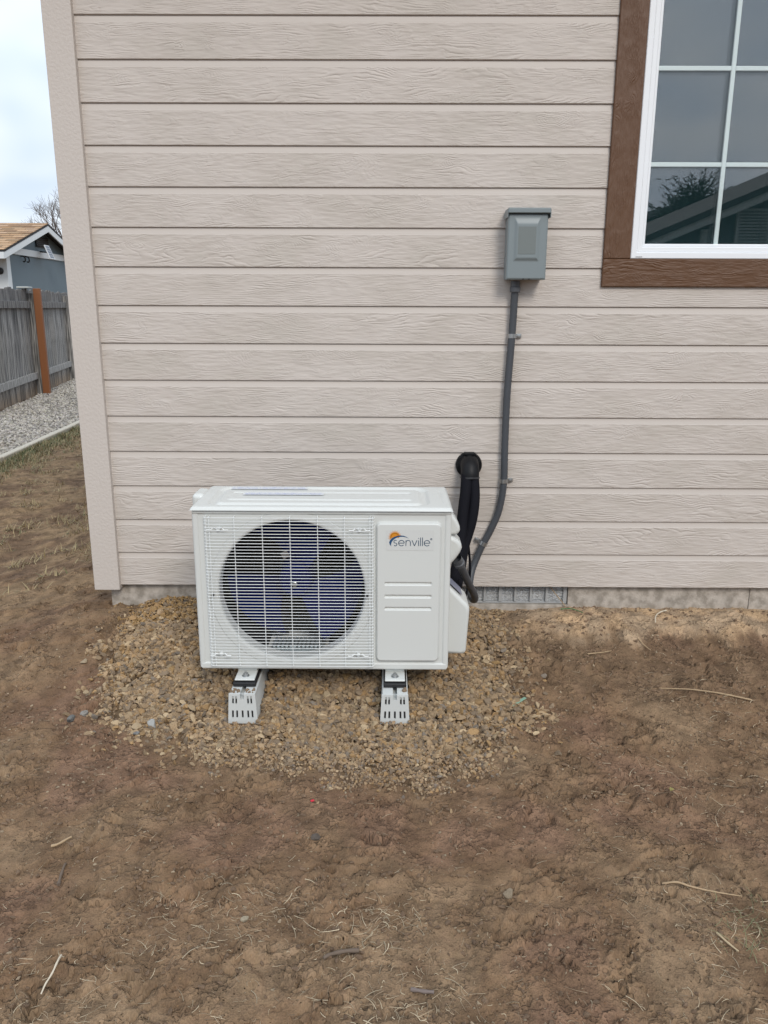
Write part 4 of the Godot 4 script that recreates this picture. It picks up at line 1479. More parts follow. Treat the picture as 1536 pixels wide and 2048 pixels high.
	st.quad(sa + sn + Vector3(0, 0, 0.50), sb + sn + Vector3(0, 0, 0.50), sb + sn + Vector3(0, 0, 0.43), sa + sn + Vector3(0, 0, 0.43))
	part(vo, "sticker", st, mat(lin(0.20, 0.21, 0.27), 0.4))
	var lh := MB.new()
	lh.rbox(Vector3(UX0 - 0.010, 0.520, 0.43), Vector3(0.038, 0.058, 0.09), 0.014, 4)
	part(t, "side_handle", lh, M.unit)
	# feet: turned-out plates with a bolt each
	for x in [-0.412, 0.022]:
		var f := MB.new()
		f.rbox(Vector3(x, 0.0375, 0.565), Vector3(0.058, 0.006, 0.15), 0.0028, 2)
		f.box(Vector3(x - 0.028, 0.0405, 0.50), Vector3(x + 0.028, 0.0555, 0.585))
		f.rbox(Vector3(x, 0.0375, 0.36), Vector3(0.058, 0.006, 0.10), 0.0028, 2)
		f.box(Vector3(x - 0.028, 0.0405, 0.34), Vector3(x + 0.028, 0.0555, 0.40))
		var fo2 := part(t, "foot", f, M.unit)
		var b := MB.new()
		b.lathe(Vector3(x, 0.0405, 0.618), Vector3.UP, [Vector2(0.011, 0.0), Vector2(0.011, 0.0015), Vector2(0.0075, 0.0016), Vector2(0.0075, 0.0075), Vector2(0.004, 0.0078), Vector2(0.004, 0.013), Vector2(0.0, 0.0135)], 12)
		part(fo2, "bolt", b, M.galv)

# a prism in z with its front and back edges rounded off by shrinking the outline
func soft_prism(mb: MB, poly: PackedVector2Array, z0: float, z1: float, r: float) -> void:
	if Geometry2D.is_polygon_clockwise(poly):
		poly.reverse()
	var c := Vector2.ZERO
	for p in poly: c += p
	c /= poly.size()
	c.x = poly[0].x
	var rings := []
	for k in 5:
		var a := PI / 2.0 * k / 4.0
		rings.append([z1 - r + r * sin(a), 1.0 - cos(a)])
	var back := []
	for k in 5:
		var a := PI / 2.0 * (4 - k) / 4.0
		back.append([z0 + r - r * sin(a), 1.0 - cos(a)])
	var all := back + rings
	var m := poly.size()
	var pt := func(s: int, i: int) -> Vector3:
		var p := poly[i % m]
		var d := c - p
		var q: Vector2 = p + d.normalized() * minf(d.length(), r * all[s][1])
		return Vector3(q.x, q.y, all[s][0])
	mb.grid(m + 1, all.size(), func(i: int, j: int): return pt.call(j, i))
	for e in [0, all.size() - 1]:
		var t := Geometry2D.triangulate_polygon(poly)
		for k in range(0, t.size(), 3):
			var a: Vector3 = pt.call(e, t[k])
			var b: Vector3 = pt.call(e, t[k + 1])
			var d: Vector3 = pt.call(e, t[k + 2])
			var up := (b - a).cross(d - a).z > 0
			if up == (e > 0): mb.tri(a, b, d)
			else: mb.tri(a, d, b)

func arc(c: Vector2, r: float, a0: float, a1: float, n := 12) -> PackedVector2Array:
	var o := PackedVector2Array()
	for i in n + 1:
		var a := deg_to_rad(lerpf(a0, a1, float(i) / n))
		o.append(c + Vector2(cos(a), sin(a)) * r)
	return o

func logo(t: Node3D) -> void:
	var z := UZ - 0.0045 + 0.0125
	var bd := MB.new()
	bd.quad(Vector3(-0.005, 0.4225, z + 0.0006), Vector3(0.127, 0.4225, z + 0.0006), Vector3(0.127, 0.481, z + 0.0006), Vector3(-0.005, 0.481, z + 0.0006))
	var bo := part(t, "logo_badge", bd, M.badge)
	var zl := z + 0.0011
	var xh := 0.0165
	var o := Vector3(0.0155, 0.4355, zl)
	var ux := Vector3(xh, 0, 0); var uy := Vector3(0, xh, 0)
	# stroke width is in units of the x-height
	var glyphs := {
		"s": [[arc(Vector2(0.3, 0.75), 0.25, 40, 265, 12) + arc(Vector2(0.3, 0.25), 0.25, 90, -145, 12)], 0.62],
		"e": [[PackedVector2Array([Vector2(0.02, 0.5), Vector2(0.98, 0.5)]), arc(Vector2(0.5, 0.5), 0.48, 0, 318, 24)], 1.0],
		"n": [[PackedVector2Array([Vector2(0.05, 0), Vector2(0.05, 1)]), arc(Vector2(0.43, 0.60), 0.38, 180, 0, 14) + PackedVector2Array([Vector2(0.81, 0)])], 0.86],
		"v": [[PackedVector2Array([Vector2(0, 1), Vector2(0.42, 0.02)]), PackedVector2Array([Vector2(0.42, 0.02), Vector2(0.84, 1)])], 0.84],
		"i": [[PackedVector2Array([Vector2(0.06, 0), Vector2(0.06, 1)]), PackedVector2Array([Vector2(0.06, 1.28), Vector2(0.06, 1.42)])], 0.12],
		"l": [[PackedVector2Array([Vector2(0.06, 0), Vector2(0.06, 1.5)])], 0.12],
	}
	var x := 0.0
	for ch in "senville":
		var g: Array = glyphs[ch]
		var mb := MB.new()
		for st: PackedVector2Array in g[0]:
			mb.ribbon(st, o + ux * x, ux / xh * xh, uy, 0.125, 0.0)
		part(bo, "letter", mb, M.logo_ink)
		x += g[1] + 0.21
	var rg := MB.new()
	rg.ribbon(arc(Vector2(x + 0.0, 1.22), 0.15, 0, 360, 16), o, ux, uy, 0.05, 0.0)
	rg.ribbon(PackedVector2Array([Vector2(x - 0.05, 1.13), Vector2(x - 0.05, 1.31)]), o, ux, uy, 0.04, 0.0)
	rg.ribbon(arc(Vector2(x - 0.03, 1.26), 0.05, 90, -90, 8), o, ux, uy, 0.04, 0.0)
	rg.ribbon(PackedVector2Array([Vector2(x - 0.02, 1.22), Vector2(x + 0.06, 1.13)]), o, ux, uy, 0.04, 0.0)
	part(bo, "registered_mark", rg, M.logo_ink)
	# crescent and sun, in the zoomed photograph's units
	var k := Vector2(0.0001637, -0.000172)
	var cv := func(a: float, b: float) -> Vector2: return Vector2(0.0155, 0.4355) + (Vector2(a, b) - Vector2(405, 515)) * k
	var outer := [[366, 522], [338, 488], [330, 455], [345, 420], [372, 388], [415, 362], [470, 344], [520, 338], [570, 342], [620, 360], [668, 392]]
	var inner := [[668, 392], [615, 370], [565, 360], [515, 362], [470, 372], [428, 392], [395, 420], [372, 452], [362, 485], [366, 522]]
	var cr := MB.new()
	for i in 10:
		var a: Vector2 = cv.call(outer[i][0], outer[i][1])
		var b: Vector2 = cv.call(outer[i + 1][0], outer[i + 1][1])
		var c: Vector2 = cv.call(inner[maxi(0, 9 - i)][0], inner[maxi(0, 9 - i)][1])
		var d: Vector2 = cv.call(inner[maxi(0, 8 - i)][0], inner[maxi(0, 8 - i)][1])
		cr.quad(Vector3(a.x, a.y, zl), Vector3(c.x, c.y, zl), Vector3(d.x, d.y, zl), Vector3(b.x, b.y, zl))
	part(bo, "crescent", cr, M.logo_blue)
	var su := MB.new()
	var sc := Vector2(428, 372)
	for i in 19:
		var an := deg_to_rad(22.0 + 176.0 * i / 18.0)
		var d := Vector2(cos(an), -sin(an))
		var s := Vector2(-d.y, d.x)
		var tip: Vector2 = sc + d * (128.0 if i % 2 else 112.0)
		var a: Vector2 = cv.call(tip.x, tip.y)
		var b: Vector2 = cv.call((sc + d * 66.0 + s * 9.0).x, (sc + d * 66.0 + s * 9.0).y)
		var c: Vector2 = cv.call((sc + d * 66.0 - s * 9.0).x, (sc + d * 66.0 - s * 9.0).y)
		su.tri(Vector3(a.x, a.y, zl - 0.0002), Vector3(b.x, b.y, zl - 0.0002), Vector3(c.x, c.y, zl - 0.0002))
	var c0: Vector2 = cv.call(sc.x, sc.y)
	for i in 24:
		var a := deg_to_rad(-10.0 + 200.0 * i / 24.0); var b := deg_to_rad(-10.0 + 200.0 * (i + 1) / 24.0)
		var p: Vector2 = cv.call(sc.x + cos(a) * 70.0, sc.y - sin(a) * 70.0)
		var q: Vector2 = cv.call(sc.x + cos(b) * 70.0, sc.y - sin(b) * 70.0)
		su.tri(Vector3(c0.x, c0.y, zl - 0.0002), Vector3(p.x, p.y, zl - 0.0002), Vector3(q.x, q.y, zl - 0.0002))
	part(bo, "sun_mark", su, M.logo_orange)

func blocks() -> void:
	for s in 2:
		var x: float = [-0.412, 0.022][s]
		var t := thing("mounting_block", ["white plastic mounting block with soil on top under the left of the heat pump", "clean white plastic mounting block under the right of the heat pump, beside its valve cover"][s], "mounting block", Vector3(x, -0.075, 0.47), "mounting blocks under the heat pump")
		var yb := -0.074; var yt := 0.018
		var wb := 0.0415; var wt := 0.0365
		var z0 := 0.27; var z1 := 0.683
		# extruded body with a slot along the top and ribs on its flanks
		var poly := PackedVector2Array([Vector2(-wb, yb), Vector2(wb, yb)])
		for k in 6:
			var f := (k + 1) / 7.0
			var xx := lerpf(wb, wt, f)
			poly.append(Vector2(xx - 0.0012, lerpf(yb, yt, f) - 0.004)); poly.append(Vector2(xx, lerpf(yb, yt, f)))
		poly.append_array(PackedVector2Array([Vector2(wt, yt - 0.003), Vector2(wt - 0.003, yt), Vector2(0.006, yt), Vector2(0.006, yt - 0.016), Vector2(-0.006, yt - 0.016), Vector2(-0.006, yt), Vector2(-wt + 0.003, yt), Vector2(-wt, yt - 0.003)]))
		for k in 6:
			var f := (6 - k) / 7.0
			var xx := lerpf(wb, wt, f)
			poly.append(Vector2(-xx, lerpf(yb, yt, f))); poly.append(Vector2(-xx + 0.0012, lerpf(yb, yt, f) - 0.004))
		var b := MB.new()
		b.prism(poly, Vector3(x, 0, 0), Vector3.RIGHT, Vector3.UP, z0, z1)
		part(t, "body", b, M.pvc)
		# end cap with its slots
		var slots := []
		for q in [-0.0285, -0.0185, 0.0185, 0.0285]: slots.append(Rect2(q - 0.0028, -0.0125, 0.0056, 0.0235))
		for q in [-0.029, -0.0165, 0.0, 0.0165, 0.029]: slots.append(Rect2(q - 0.0028, -0.0565, 0.0056, 0.0235))
		slots.append(Rect2(-0.006, yt - 0.016, 0.012, 0.016))
		part(t, "end_cap", slotted(x, z1 + 0.0005, z1 + 0.0055, -wb - 0.001, wb + 0.001, yb, yt, wt / wb, slots), M.pvc)
		var dk := MB.new()
		dk.box(Vector3(x - wt + 0.004, yb, z1 + 0.0001), Vector3(x + wt - 0.004, yt - 0.0165, z1 + 0.0005))
		part(t, "slot_backing", dk, M.black)
		var rp := MB.new()
		rp.rbox(Vector3(x, yt + 0.008, 0.585), Vector3(0.066, 0.0125, 0.125), 0.003, 2)
		part(t, "rubber_pad", rp, M.black)
		var rp2 := MB.new()
		rp2.rbox(Vector3(x, yt + 0.008, 0.36), Vector3(0.066, 0.0145, 0.10), 0.003, 2)
		part(t, "rubber_pad", rp2, M.black)
		rng.seed = 60 + s
		var crumbs := MB.new()                    # soil lying on the block
		if s == 0:
			for k in 46:
				var px := rng.randf_range(-0.033, 0.033)
				if absf(px) < 0.008: continue
				var r := rng.randf_range(0.0015, 0.0042)
				crumbs.rbox(Vector3(x + px, yt + r * 0.5, rng.randf_range(0.655, 0.682)), Vector3(r * 2, r * 1.3, r * 1.7), r * 0.5, 1, rand_basis(rng))
		else:
			crumbs.rbox(Vector3(x + 0.027, yt + 0.003, 0.665), Vector3(0.013, 0.008, 0.011), 0.003, 1, Basis(Vector3.UP, 0.6))
			crumbs.rbox(Vector3(x + 0.029, yt + 0.002, 0.652), Vector3(0.009, 0.006, 0.008), 0.002, 1, Basis(Vector3.UP, 1.6))
		part(t, "soil_crumbs", crumbs, mat(lin(0.20, 0.14, 0.09), 0.95)).set_meta("kind", "stuff")

func slotted(cx: float, z0: float, z1: float, x0: float, x1: float, y0: float, y1: float, taper: float, slots: Array) -> MB:
	var xs := [x0, x1]
	var ys := [y0, y1]
	for r: Rect2 in slots:
		for v in [r.position.x, r.end.x]:
			if not xs.has(v): xs.append(v)
		for v in [r.position.y, r.end.y]:
			if not ys.has(v): ys.append(v)
	xs.sort(); ys.sort()
	var mb := MB.new()
	var at := func(x: float, y: float, z: float) -> Vector3: return Vector3(cx + x * lerpf(1.0, taper, (y - y0) / (y1 - y0)), y, z)
	for i in xs.size() - 1:
		for j in ys.size() - 1:
			var m := Vector2((xs[i] + xs[i + 1]) / 2.0, (ys[j] + ys[j + 1]) / 2.0)
			var hole := false
			for r: Rect2 in slots:
				if r.has_point(m): hole = true
			if not hole and xs[i + 1] - xs[i] > 1e-6 and ys[j + 1] - ys[j] > 1e-6:
				mb.quad(at.call(xs[i], ys[j], z1), at.call(xs[i + 1], ys[j], z1), at.call(xs[i + 1], ys[j + 1], z1), at.call(xs[i], ys[j + 1], z1))
	var loops := [[Vector2(x0, y0), Vector2(x1, y0), Vector2(x1, y1), Vector2(x0, y1)]]
	for r: Rect2 in slots:
		loops.append([r.position, Vector2(r.position.x, r.end.y), r.end, Vector2(r.end.x, r.position.y)])
	for l in loops:
		for k in 4:
			var a: Vector2 = l[k]
			var b: Vector2 = l[(k + 1) % 4]
			mb.quad(at.call(a.x, a.y, z0), at.call(b.x, b.y, z0), at.call(b.x, b.y, z1), at.call(a.x, a.y, z1))
	return mb

# ------------------------------------------------------------------ electrics
func electric() -> void:
	var t := thing("disconnect_box", "grey green metal disconnect box on the siding left of the window", "electrical box", Vector3(0.44, 1.165, 0.0125))
	var x0 := 0.373; var x1 := 0.499; var y0 := 1.168; var y1 := 1.375
	var zf := 0.086
	var b := MB.new()
	b.rbox(Vector3((x0 + x1) / 2.0, (y0 + y1) / 2.0, 0.044), Vector3(x1 - x0 - 0.004, y1 - y0 - 0.004, 0.062), 0.003, 2)
	part(t, "body", b, M.box_grey)
	# door with a raised panel and a drip lip
	var d := MB.new()
	var nx := 64; var ny := 100
	var c0 := Vector2((x0 + x1) / 2.0, (y0 + y1) / 2.0 - 0.004)
	var hs := Vector2((x1 - x0) / 2.0, (y1 - y0) / 2.0 - 0.004)
	d.grid(nx, ny, func(i: int, j: int):
		var p := Vector2(-hs.x + 2.0 * hs.x * i / (nx - 1.0), -hs.y + 2.0 * hs.y * j / (ny - 1.0))
		var e := rr(p, hs, 0.004)
		var z := zf - 0.004 * (1.0 - smoothstep(0.0, 0.004, -e))
		var q := p - Vector2(-0.002, 0.028)
		var f := minf(minf(0.042 - absf(q.x), (q.y + 0.072) * 1.0), (0.062 - q.y) * 0.5)
		z += 0.0050 * smoothstep(0.0, 1.0, clampf(f / 0.012, 0.0, 1.0))
		return Vector3(c0.x + p.x, c0.y + p.y, z))
	var sk := MB.new()
	for k in 4:
		var q := [Vector2(-hs.x, -hs.y), Vector2(hs.x, -hs.y), Vector2(hs.x, hs.y), Vector2(-hs.x, hs.y)]
		var a: Vector2 = c0 + q[k]
		var e: Vector2 = c0 + q[(k + 1) % 4]
		d.quad(Vector3(a.x, a.y, 0.066), Vector3(e.x, e.y, 0.066), Vector3(e.x, e.y, zf - 0.004), Vector3(a.x, a.y, zf - 0.004))
	part(t, "door", d, M.box_grey)
	var pl := MB.new()                            # dull reflection on the raised panel, put in as a toned plate
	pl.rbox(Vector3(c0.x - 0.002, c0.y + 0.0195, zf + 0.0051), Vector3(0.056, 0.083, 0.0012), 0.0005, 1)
	part(t, "reflection_plate", pl, mat(lin(0.165, 0.187, 0.183), 0.75))
	var lip := MB.new()
	lip.rbox(Vector3((x0 + x1) / 2.0 + 0.002, y1 + 0.001, 0.056), Vector3(x1 - x0 + 0.008, 0.016, 0.082), 0.003, 2)
	for sx in [x0 - 0.0025, x1 + 0.0055]:
		lip.rbox(Vector3(sx, y1 - 0.009, 0.056), Vector3(0.002, 0.022, 0.078), 0.0008, 1)
	part(t, "rain_hood", lip, M.box_grey)
	for dx in [-0.008, 0.010]:
		var h := MB.new()
		h.rbox(Vector3(c0.x + dx, y0 + 0.002, zf - 0.001), Vector3(0.006, 0.003, 0.005), 0.001, 1)
		part(t, "lock_tab", h, M.black)

	var c := thing("electrical_conduit", "dark grey flexible conduit running down the wall from the box to the heat pump", "conduit", Vector3(0.3, 0.1, 0.03))
	var path := curve([Vector3(0.4115, 1.140, 0.034), Vector3(0.411, 1.10, 0.031), Vector3(0.4085, 0.99, 0.028), Vector3(0.401, 0.80, 0.028), Vector3(0.4005, 0.62, 0.028), Vector3(0.402, 0.49, 0.028), Vector3(0.389, 0.39, 0.028), Vector3(0.361, 0.315, 0.029), Vector3(0.336, 0.265, 0.031), Vector3(0.313, 0.21, 0.037), Vector3(0.296, 0.165, 0.055), Vector3(0.288, 0.126, 0.095), Vector3(0.290, 0.110, 0.150), Vector3(0.2935, 0.124, 0.205), Vector3(0.287, 0.158, 0.250), Vector3(0.263, 0.215, 0.312), Vector3(0.238, 0.275, 0.368), Vector3(0.216, 0.327, 0.415)], 0.006)
	var tb := MB.new()
	var rad := []
	for i in path.size():
		rad.append(0.0122 + 0.0003 * sin(i * 1.6))
	tb.tube(path, rad, 16)
	part(c, "conduit", tb, M.conduit)
	var f1 := MB.new()
	f1.lathe(Vector3(0.4115, 1.130, 0.034), Vector3.UP, [Vector2(0.0, 0.0), Vector2(0.0165, 0.0), Vector2(0.0175, 0.004), Vector2(0.0175, 0.016), Vector2(0.0155, 0.018), Vector2(0.0155, 0.036)], 10)
	part(c, "fitting", f1, M.fitting)
	var ax := (Vector3(0.216, 0.327, 0.415) - Vector3(0.238, 0.275, 0.368)).normalized()
	var f2 := MB.new()
	f2.lathe(Vector3(0.222, 0.313, 0.402), ax, [Vector2(0.0, 0.0), Vector2(0.0165, 0.0), Vector2(0.0178, 0.003), Vector2(0.0178, 0.017), Vector2(0.015, 0.019), Vector2(0.015, 0.045)], 12)
	part(c, "fitting", f2, M.fitting)
	# one-hole straps
	for s in [[Vector3(0.4085, 0.990, 0.028), 0.0, 1.0], [Vector3(0.4015, 0.497, 0.028), 0.02, 1.0], [Vector3(0.339, 0.270, 0.0308), -0.42, -1.0]]:
		var o: Vector3 = s[0]
		var bs := Basis(Vector3.BACK, s[1])
		var g := MB.new()
		g.lathe(o - bs * Vector3(0, 0.007, 0), bs * Vector3.UP, [Vector2(0.0125, 0.0), Vector2(0.0140, 0.0), Vector2(0.0140, 0.014), Vector2(0.0125, 0.014)], 20)
		g.rbox(o + bs * Vector3(0.0225 * s[2], 0, -0.0125), Vector3(0.022, 0.014, 0.0022), 0.0008, 1, bs)
		var so := part(c, "strap", g, M.galv)
		var w := MB.new()
		w.lathe(o + bs * Vector3(0.025 * s[2], 0, -0.0115), Vector3.BACK, [Vector2(0.0078, 0.0), Vector2(0.0078, 0.002), Vector2(0.0055, 0.0022), Vector2(0.0055, 0.006), Vector2(0.0, 0.0065)], 6)
		part(so, "screw", w, M.galv)

func refrigerant() -> void:
	var t := thing("wall_sleeve", "round black plastic wall sleeve on the siding where the black pipes leave", "pipe sleeve", Vector3(0.28, 0.551, 0.012))
	var o := Vector3(0.2795, 0.551, 0.011)
	var fl := MB.new()
	fl.lathe(o, Vector3.BACK, [Vector2(0.0455, 0.0), Vector2(0.0455, 0.009), Vector2(0.0435, 0.0115), Vector2(0.036, 0.0125), Vector2(0.036, 0.020), Vector2(0.030, 0.022), Vector2(0.0, 0.022)], 40)
	part(t, "flange", fl, M.sleeve)
	for k in 8:
		var an := TAU * k / 8.0 + 0.2
		var r := MB.new()
		r.rbox(o + Vector3(cos(an) * 0.0415, sin(an) * 0.0415, 0.010), Vector3(0.006, 0.012, 0.008), 0.0015, 1, Basis(Vector3.BACK, an))
		part(t, "notch", r, M.sleeve)
	var hood := MB.new()
	var pts := curve([o + Vector3(0, 0.008, 0.010), o + Vector3(0, 0.006, 0.028), o + Vector3(0, -0.004, 0.045), o + Vector3(0, -0.020, 0.055), o + Vector3(0, -0.036, 0.058)], 0.004)
	hood.tube(pts, 0.0315, 28)
	part(t, "elbow", hood, M.sleeve)
	var tab := MB.new()
	tab.rbox(o + Vector3(0.0, 0.0415, 0.016), Vector3(0.038, 0.010, 0.022), 0.003, 2)
	part(t, "latch", tab, M.sleeve)
	var rim := MB.new()
	var e := pts[pts.size() - 1]
	var ax := (e - pts[pts.size() - 2]).normalized()
	rim.lathe(e - ax * 0.005, ax, [Vector2(0.0315, 0.0), Vector2(0.0338, 0.001), Vector2(0.0338, 0.006), Vector2(0.0315, 0.0065)], 32)
	part(t, "rim", rim, mat(lin(0.03, 0.03, 0.032), 0.35))

	var l := thing("refrigerant_lines", "pair of black foam wrapped refrigerant pipes hanging from the wall sleeve", "pipes", Vector3(0.27, 0.15, 0.12))
	var a := MB.new()
	a.tube(curve([Vector3(0.268, 0.545, 0.060), Vector3(0.267, 0.510, 0.082), Vector3(0.2625, 0.465, 0.105), Vector3(0.2555, 0.415, 0.125), Vector3(0.2485, 0.36, 0.150), Vector3(0.2400, 0.31, 0.185), Vector3(0.2300, 0.26, 0.235), Vector3(0.2130, 0.21, 0.29), Vector3(0.2000, 0.15, 0.34), Vector3(0.195, 0.12, 0.37)], 0.008), 0.0195, 16)
	part(l, "pipe", a, M.foam)
	var b := MB.new()
	b.tube(curve([Vector3(0.291, 0.545, 0.060), Vector3(0.2930, 0.510, 0.080), Vector3(0.2945, 0.465, 0.106), Vector3(0.2905, 0.42, 0.126), Vector3(0.2820, 0.375, 0.140), Vector3(0.2700, 0.335, 0.15), Vector3(0.2560, 0.295, 0.172), Vector3(0.2420, 0.24, 0.22), Vector3(0.2230, 0.18, 0.28), Vector3(0.2060, 0.12, 0.33)], 0.008), 0.0172, 16)
	part(l, "pipe", b, M.foam)
	var w := thing("control_cable", "thin black cable dangling beside the black pipes", "cable", Vector3(0.26, 0.0, 0.15))
	var cb := MB.new()
	cb.tube(curve([Vector3(0.262, 0.36, 0.163), Vector3(0.266, 0.335, 0.163), Vector3(0.274, 0.29, 0.155), Vector3(0.281, 0.22, 0.150), Vector3(0.279, 0.165, 0.150), Vector3(0.268, 0.12, 0.155), Vector3(0.250, 0.08, 0.18), Vector3(0.225, 0.07, 0.23)], 0.008), 0.0042, 10)
	part(w, "cable", cb, M.foam)

# ------------------------------------------------------------------ gravel and litter
func pile_y(x: float, z: float, d: float) -> float:
	var h := 0.020 * smoothstep(-0.01, 0.16, d) * (1.0 - 0.6 * smoothstep(0.45, 0.65, z))
	h += 0.018 * smoothstep(0.25, 0.0, z) * smoothstep(0.0, 0.15, d) * smoothstep(0.1, -0.3, x)
	return h + 0.008 * smoothstep(0.0, 0.1, d) * n_mid.get_noise_2d(x * 1.3 + 5.0, z * 1.3)

func stone_colour(r: RandomNumberGenerator, x: float, z: float) -> Color:
	var v := r.randf_range(0.70, 1.22)
	var c := Color(0.425, 0.296, 0.172)
	var q := r.randf()
	if q < 0.24: c = Color(0.29, 0.212, 0.138)
	elif q < 0.38: c = Color(0.53, 0.395, 0.240)
	elif q < 0.42: c = Color(0.29, 0.240, 0.190)
	elif q < 0.54: c = Color(0.43, 0.270, 0.125)
	if z < 0.15 and x < -0.45 and r.randf() < 0.6:
		c = Color(0.43, 0.27, 0.115)
	return Color(c.r * v, c.g * v, c.b * v)

func gravel() -> void:
	var t := thing("gravel_pile", "low heap of tan gravel spread under the white heat pump", "gravel", Vector3(-0.2, -0.08, 0.5))
	rng.seed = 1001
	# the three hundred that show largest
	var n := 0
	var tries := 0
	var taken := []
	while n < 300 and tries < 20000:
		tries += 1
		var x := rng.randf_range(-1.0, 0.5)
		var z := rng.randf_range(0.05, 0.92)
		var d := inside(x, z)
		if d < 0.005 or d + 0.1 * n_tone2.get_noise_2d(x * 1.5, z * 1.5) < 0.03: continue
		if z > 0.8 and rng.randf() < 0.6: continue
		if x > -0.46 and x < 0.08 and (absf(x + 0.412) < 0.055 or absf(x - 0.022) < 0.055) and z < 0.74: continue
		if z < 0.3 and x > -0.5 and x < 0.15: continue
		var clash := false
		for p: Vector2 in taken:
			if p.distance_squared_to(Vector2(x, z)) < 0.0004: clash = true
		if clash: continue
		taken.append(Vector2(x, z))
		var s := rng.randf_range(0.0095, 0.0150) * (1.0 if z < 0.78 else 0.75)
		var y := ground_y(x, z) + pile_y(x, z, d) + s * 0.45
		var c := stone_colour(rng, x, z)
		var key := "stone_%d" % (n % 24)
		if not M.has(key):
			var m: StandardMaterial3D = M.stone.duplicate()
			m.albedo_color = c.linear_to_srgb()
			m.vertex_color_use_as_albedo = false
			M[key] = m
		placed(t, "stone", stones[rng.randi() % 10], M[key], Transform3D(Basis(Vector3.UP, rng.randf() * TAU) * Basis(Vector3.RIGHT, rng.randf_range(-0.5, 0.5)) * Basis.from_scale(Vector3(s, s, s)), Vector3(x, y, z)))
		n += 1
	# the rest of the stones, then the fines between and in front of them
	var xf := []
	var cols := []
	for k in 34000:
		var x := rng.randf_range(-1.02, 0.52)
		var z := rng.randf_range(-0.02, 1.12)
		var d := inside(x, z)
		if d < -0.14 or rng.randf() > smoothstep(-0.06, 0.09, d + 0.11 * n_tone2.get_noise_2d(x * 1.5, z * 1.5)) * 0.95 + 0.014: continue
		if (absf(x + 0.412) < 0.045 or absf(x - 0.022) < 0.045) and z < 0.715: continue
		var front := smoothstep(0.72, 0.95, z)
		if rng.randf() < front * 0.3: continue
		var s := rng.randf_range(0.0040, 0.0102) * lerpf(1.0, 0.55, front)
		if z < 0.15: s *= 0.75
		var y := ground_y(x, z) + pile_y(x, z, d) + rng.randf_range(-0.35, 0.35) * s + s * 0.25
		xf.append(Transform3D(rand_basis(rng) * Basis.from_scale(Vector3(s * rng.randf_range(0.75, 1.3), s * rng.randf_range(0.7, 1.2), s)), Vector3(x, y, z)))
		cols.append(stone_colour(rng, x, z))
	multi(t, "small_stones", stones[3], M.stone, xf, cols)
	xf = []; cols = []
	for k in 90000:
		var x := rng.randf_range(-1.05, 0.6)
		var z := rng.randf_range(-0.02, 1.25)
		var d := inside(x, z)
		var keep := smoothstep(-0.08, 0.06, d + 0.09 * n_tone2.get_noise_2d(x * 1.5, z * 1.5))
		if rng.randf() > keep * keep * (0.25 + 0.75 * smoothstep(0.6, 0.8, z) + 0.4 * smoothstep(0.06, 0.0, d)): continue
		if (absf(x + 0.412) < 0.043 or absf(x - 0.022) < 0.043) and z < 0.692: continue
		var s := rng.randf_range(0.0014, 0.0048)
		var y := ground_y(x, z) + pile_y(x, z, d) * 0.9 + s * 0.3
		xf.append(Transform3D(rand_basis(rng) * Basis.from_scale(Vector3(s * 1.2, s, s)), Vector3(x, y, z)))
		var c := stone_colour(rng, x, z)
		cols.append(Color(c.r * 1.02, c.g, c.b * 1.02))
	multi(t, "fine_gravel", stones[6], M.stone, xf, cols)

func strand(a: Vector2, b: Vector2, bend: float, r0: float, r1: float, lift := 0.004) -> MB:
	var mb := MB.new()
	var side := Vector2(-(b - a).y, (b - a).x)
	var pts := []
	for i in 7:
		var f := i / 6.0
		var p := a.lerp(b, f) + side * bend * sin(PI * f)
		pts.append(Vector3(p.x, ground_y(p.x, p.y) + lift + r0 * 0.6, p.y))
	# a stiff stick lies on the high spots
	for k in 3:
		for i in range(1, 6):
			pts[i].y = maxf(pts[i].y, (pts[i - 1].y + pts[i + 1].y) / 2.0)
	var c := curve(pts, 0.006)
	var rad := []
	for i in c.size():
		rad.append(lerpf(r0, r1, i / (c.size() - 1.0)) * (1.0 + 0.12 * sin(i * 1.1)))
	mb.tube(c, rad, 6)
	return mb

func lone(called: String, mb: MB, m: Material, label: String, category: String, group := "") -> MeshInstance3D:
	# put the node at the thing's base
	var lo := Vector3(1e9, 1e9, 1e9); var hi := -lo
	for p in mb.v:
		lo = lo.min(p); hi = hi.max(p)
	var o := Vector3((lo.x + hi.x) / 2.0, lo.y, (lo.z + hi.z) / 2.0)
	for i in mb.v.size(): mb.v[i] -= o
	var mi := part(self, called, mb, m)
	mi.position = o
	tag(mi, label, category, group)
	return mi

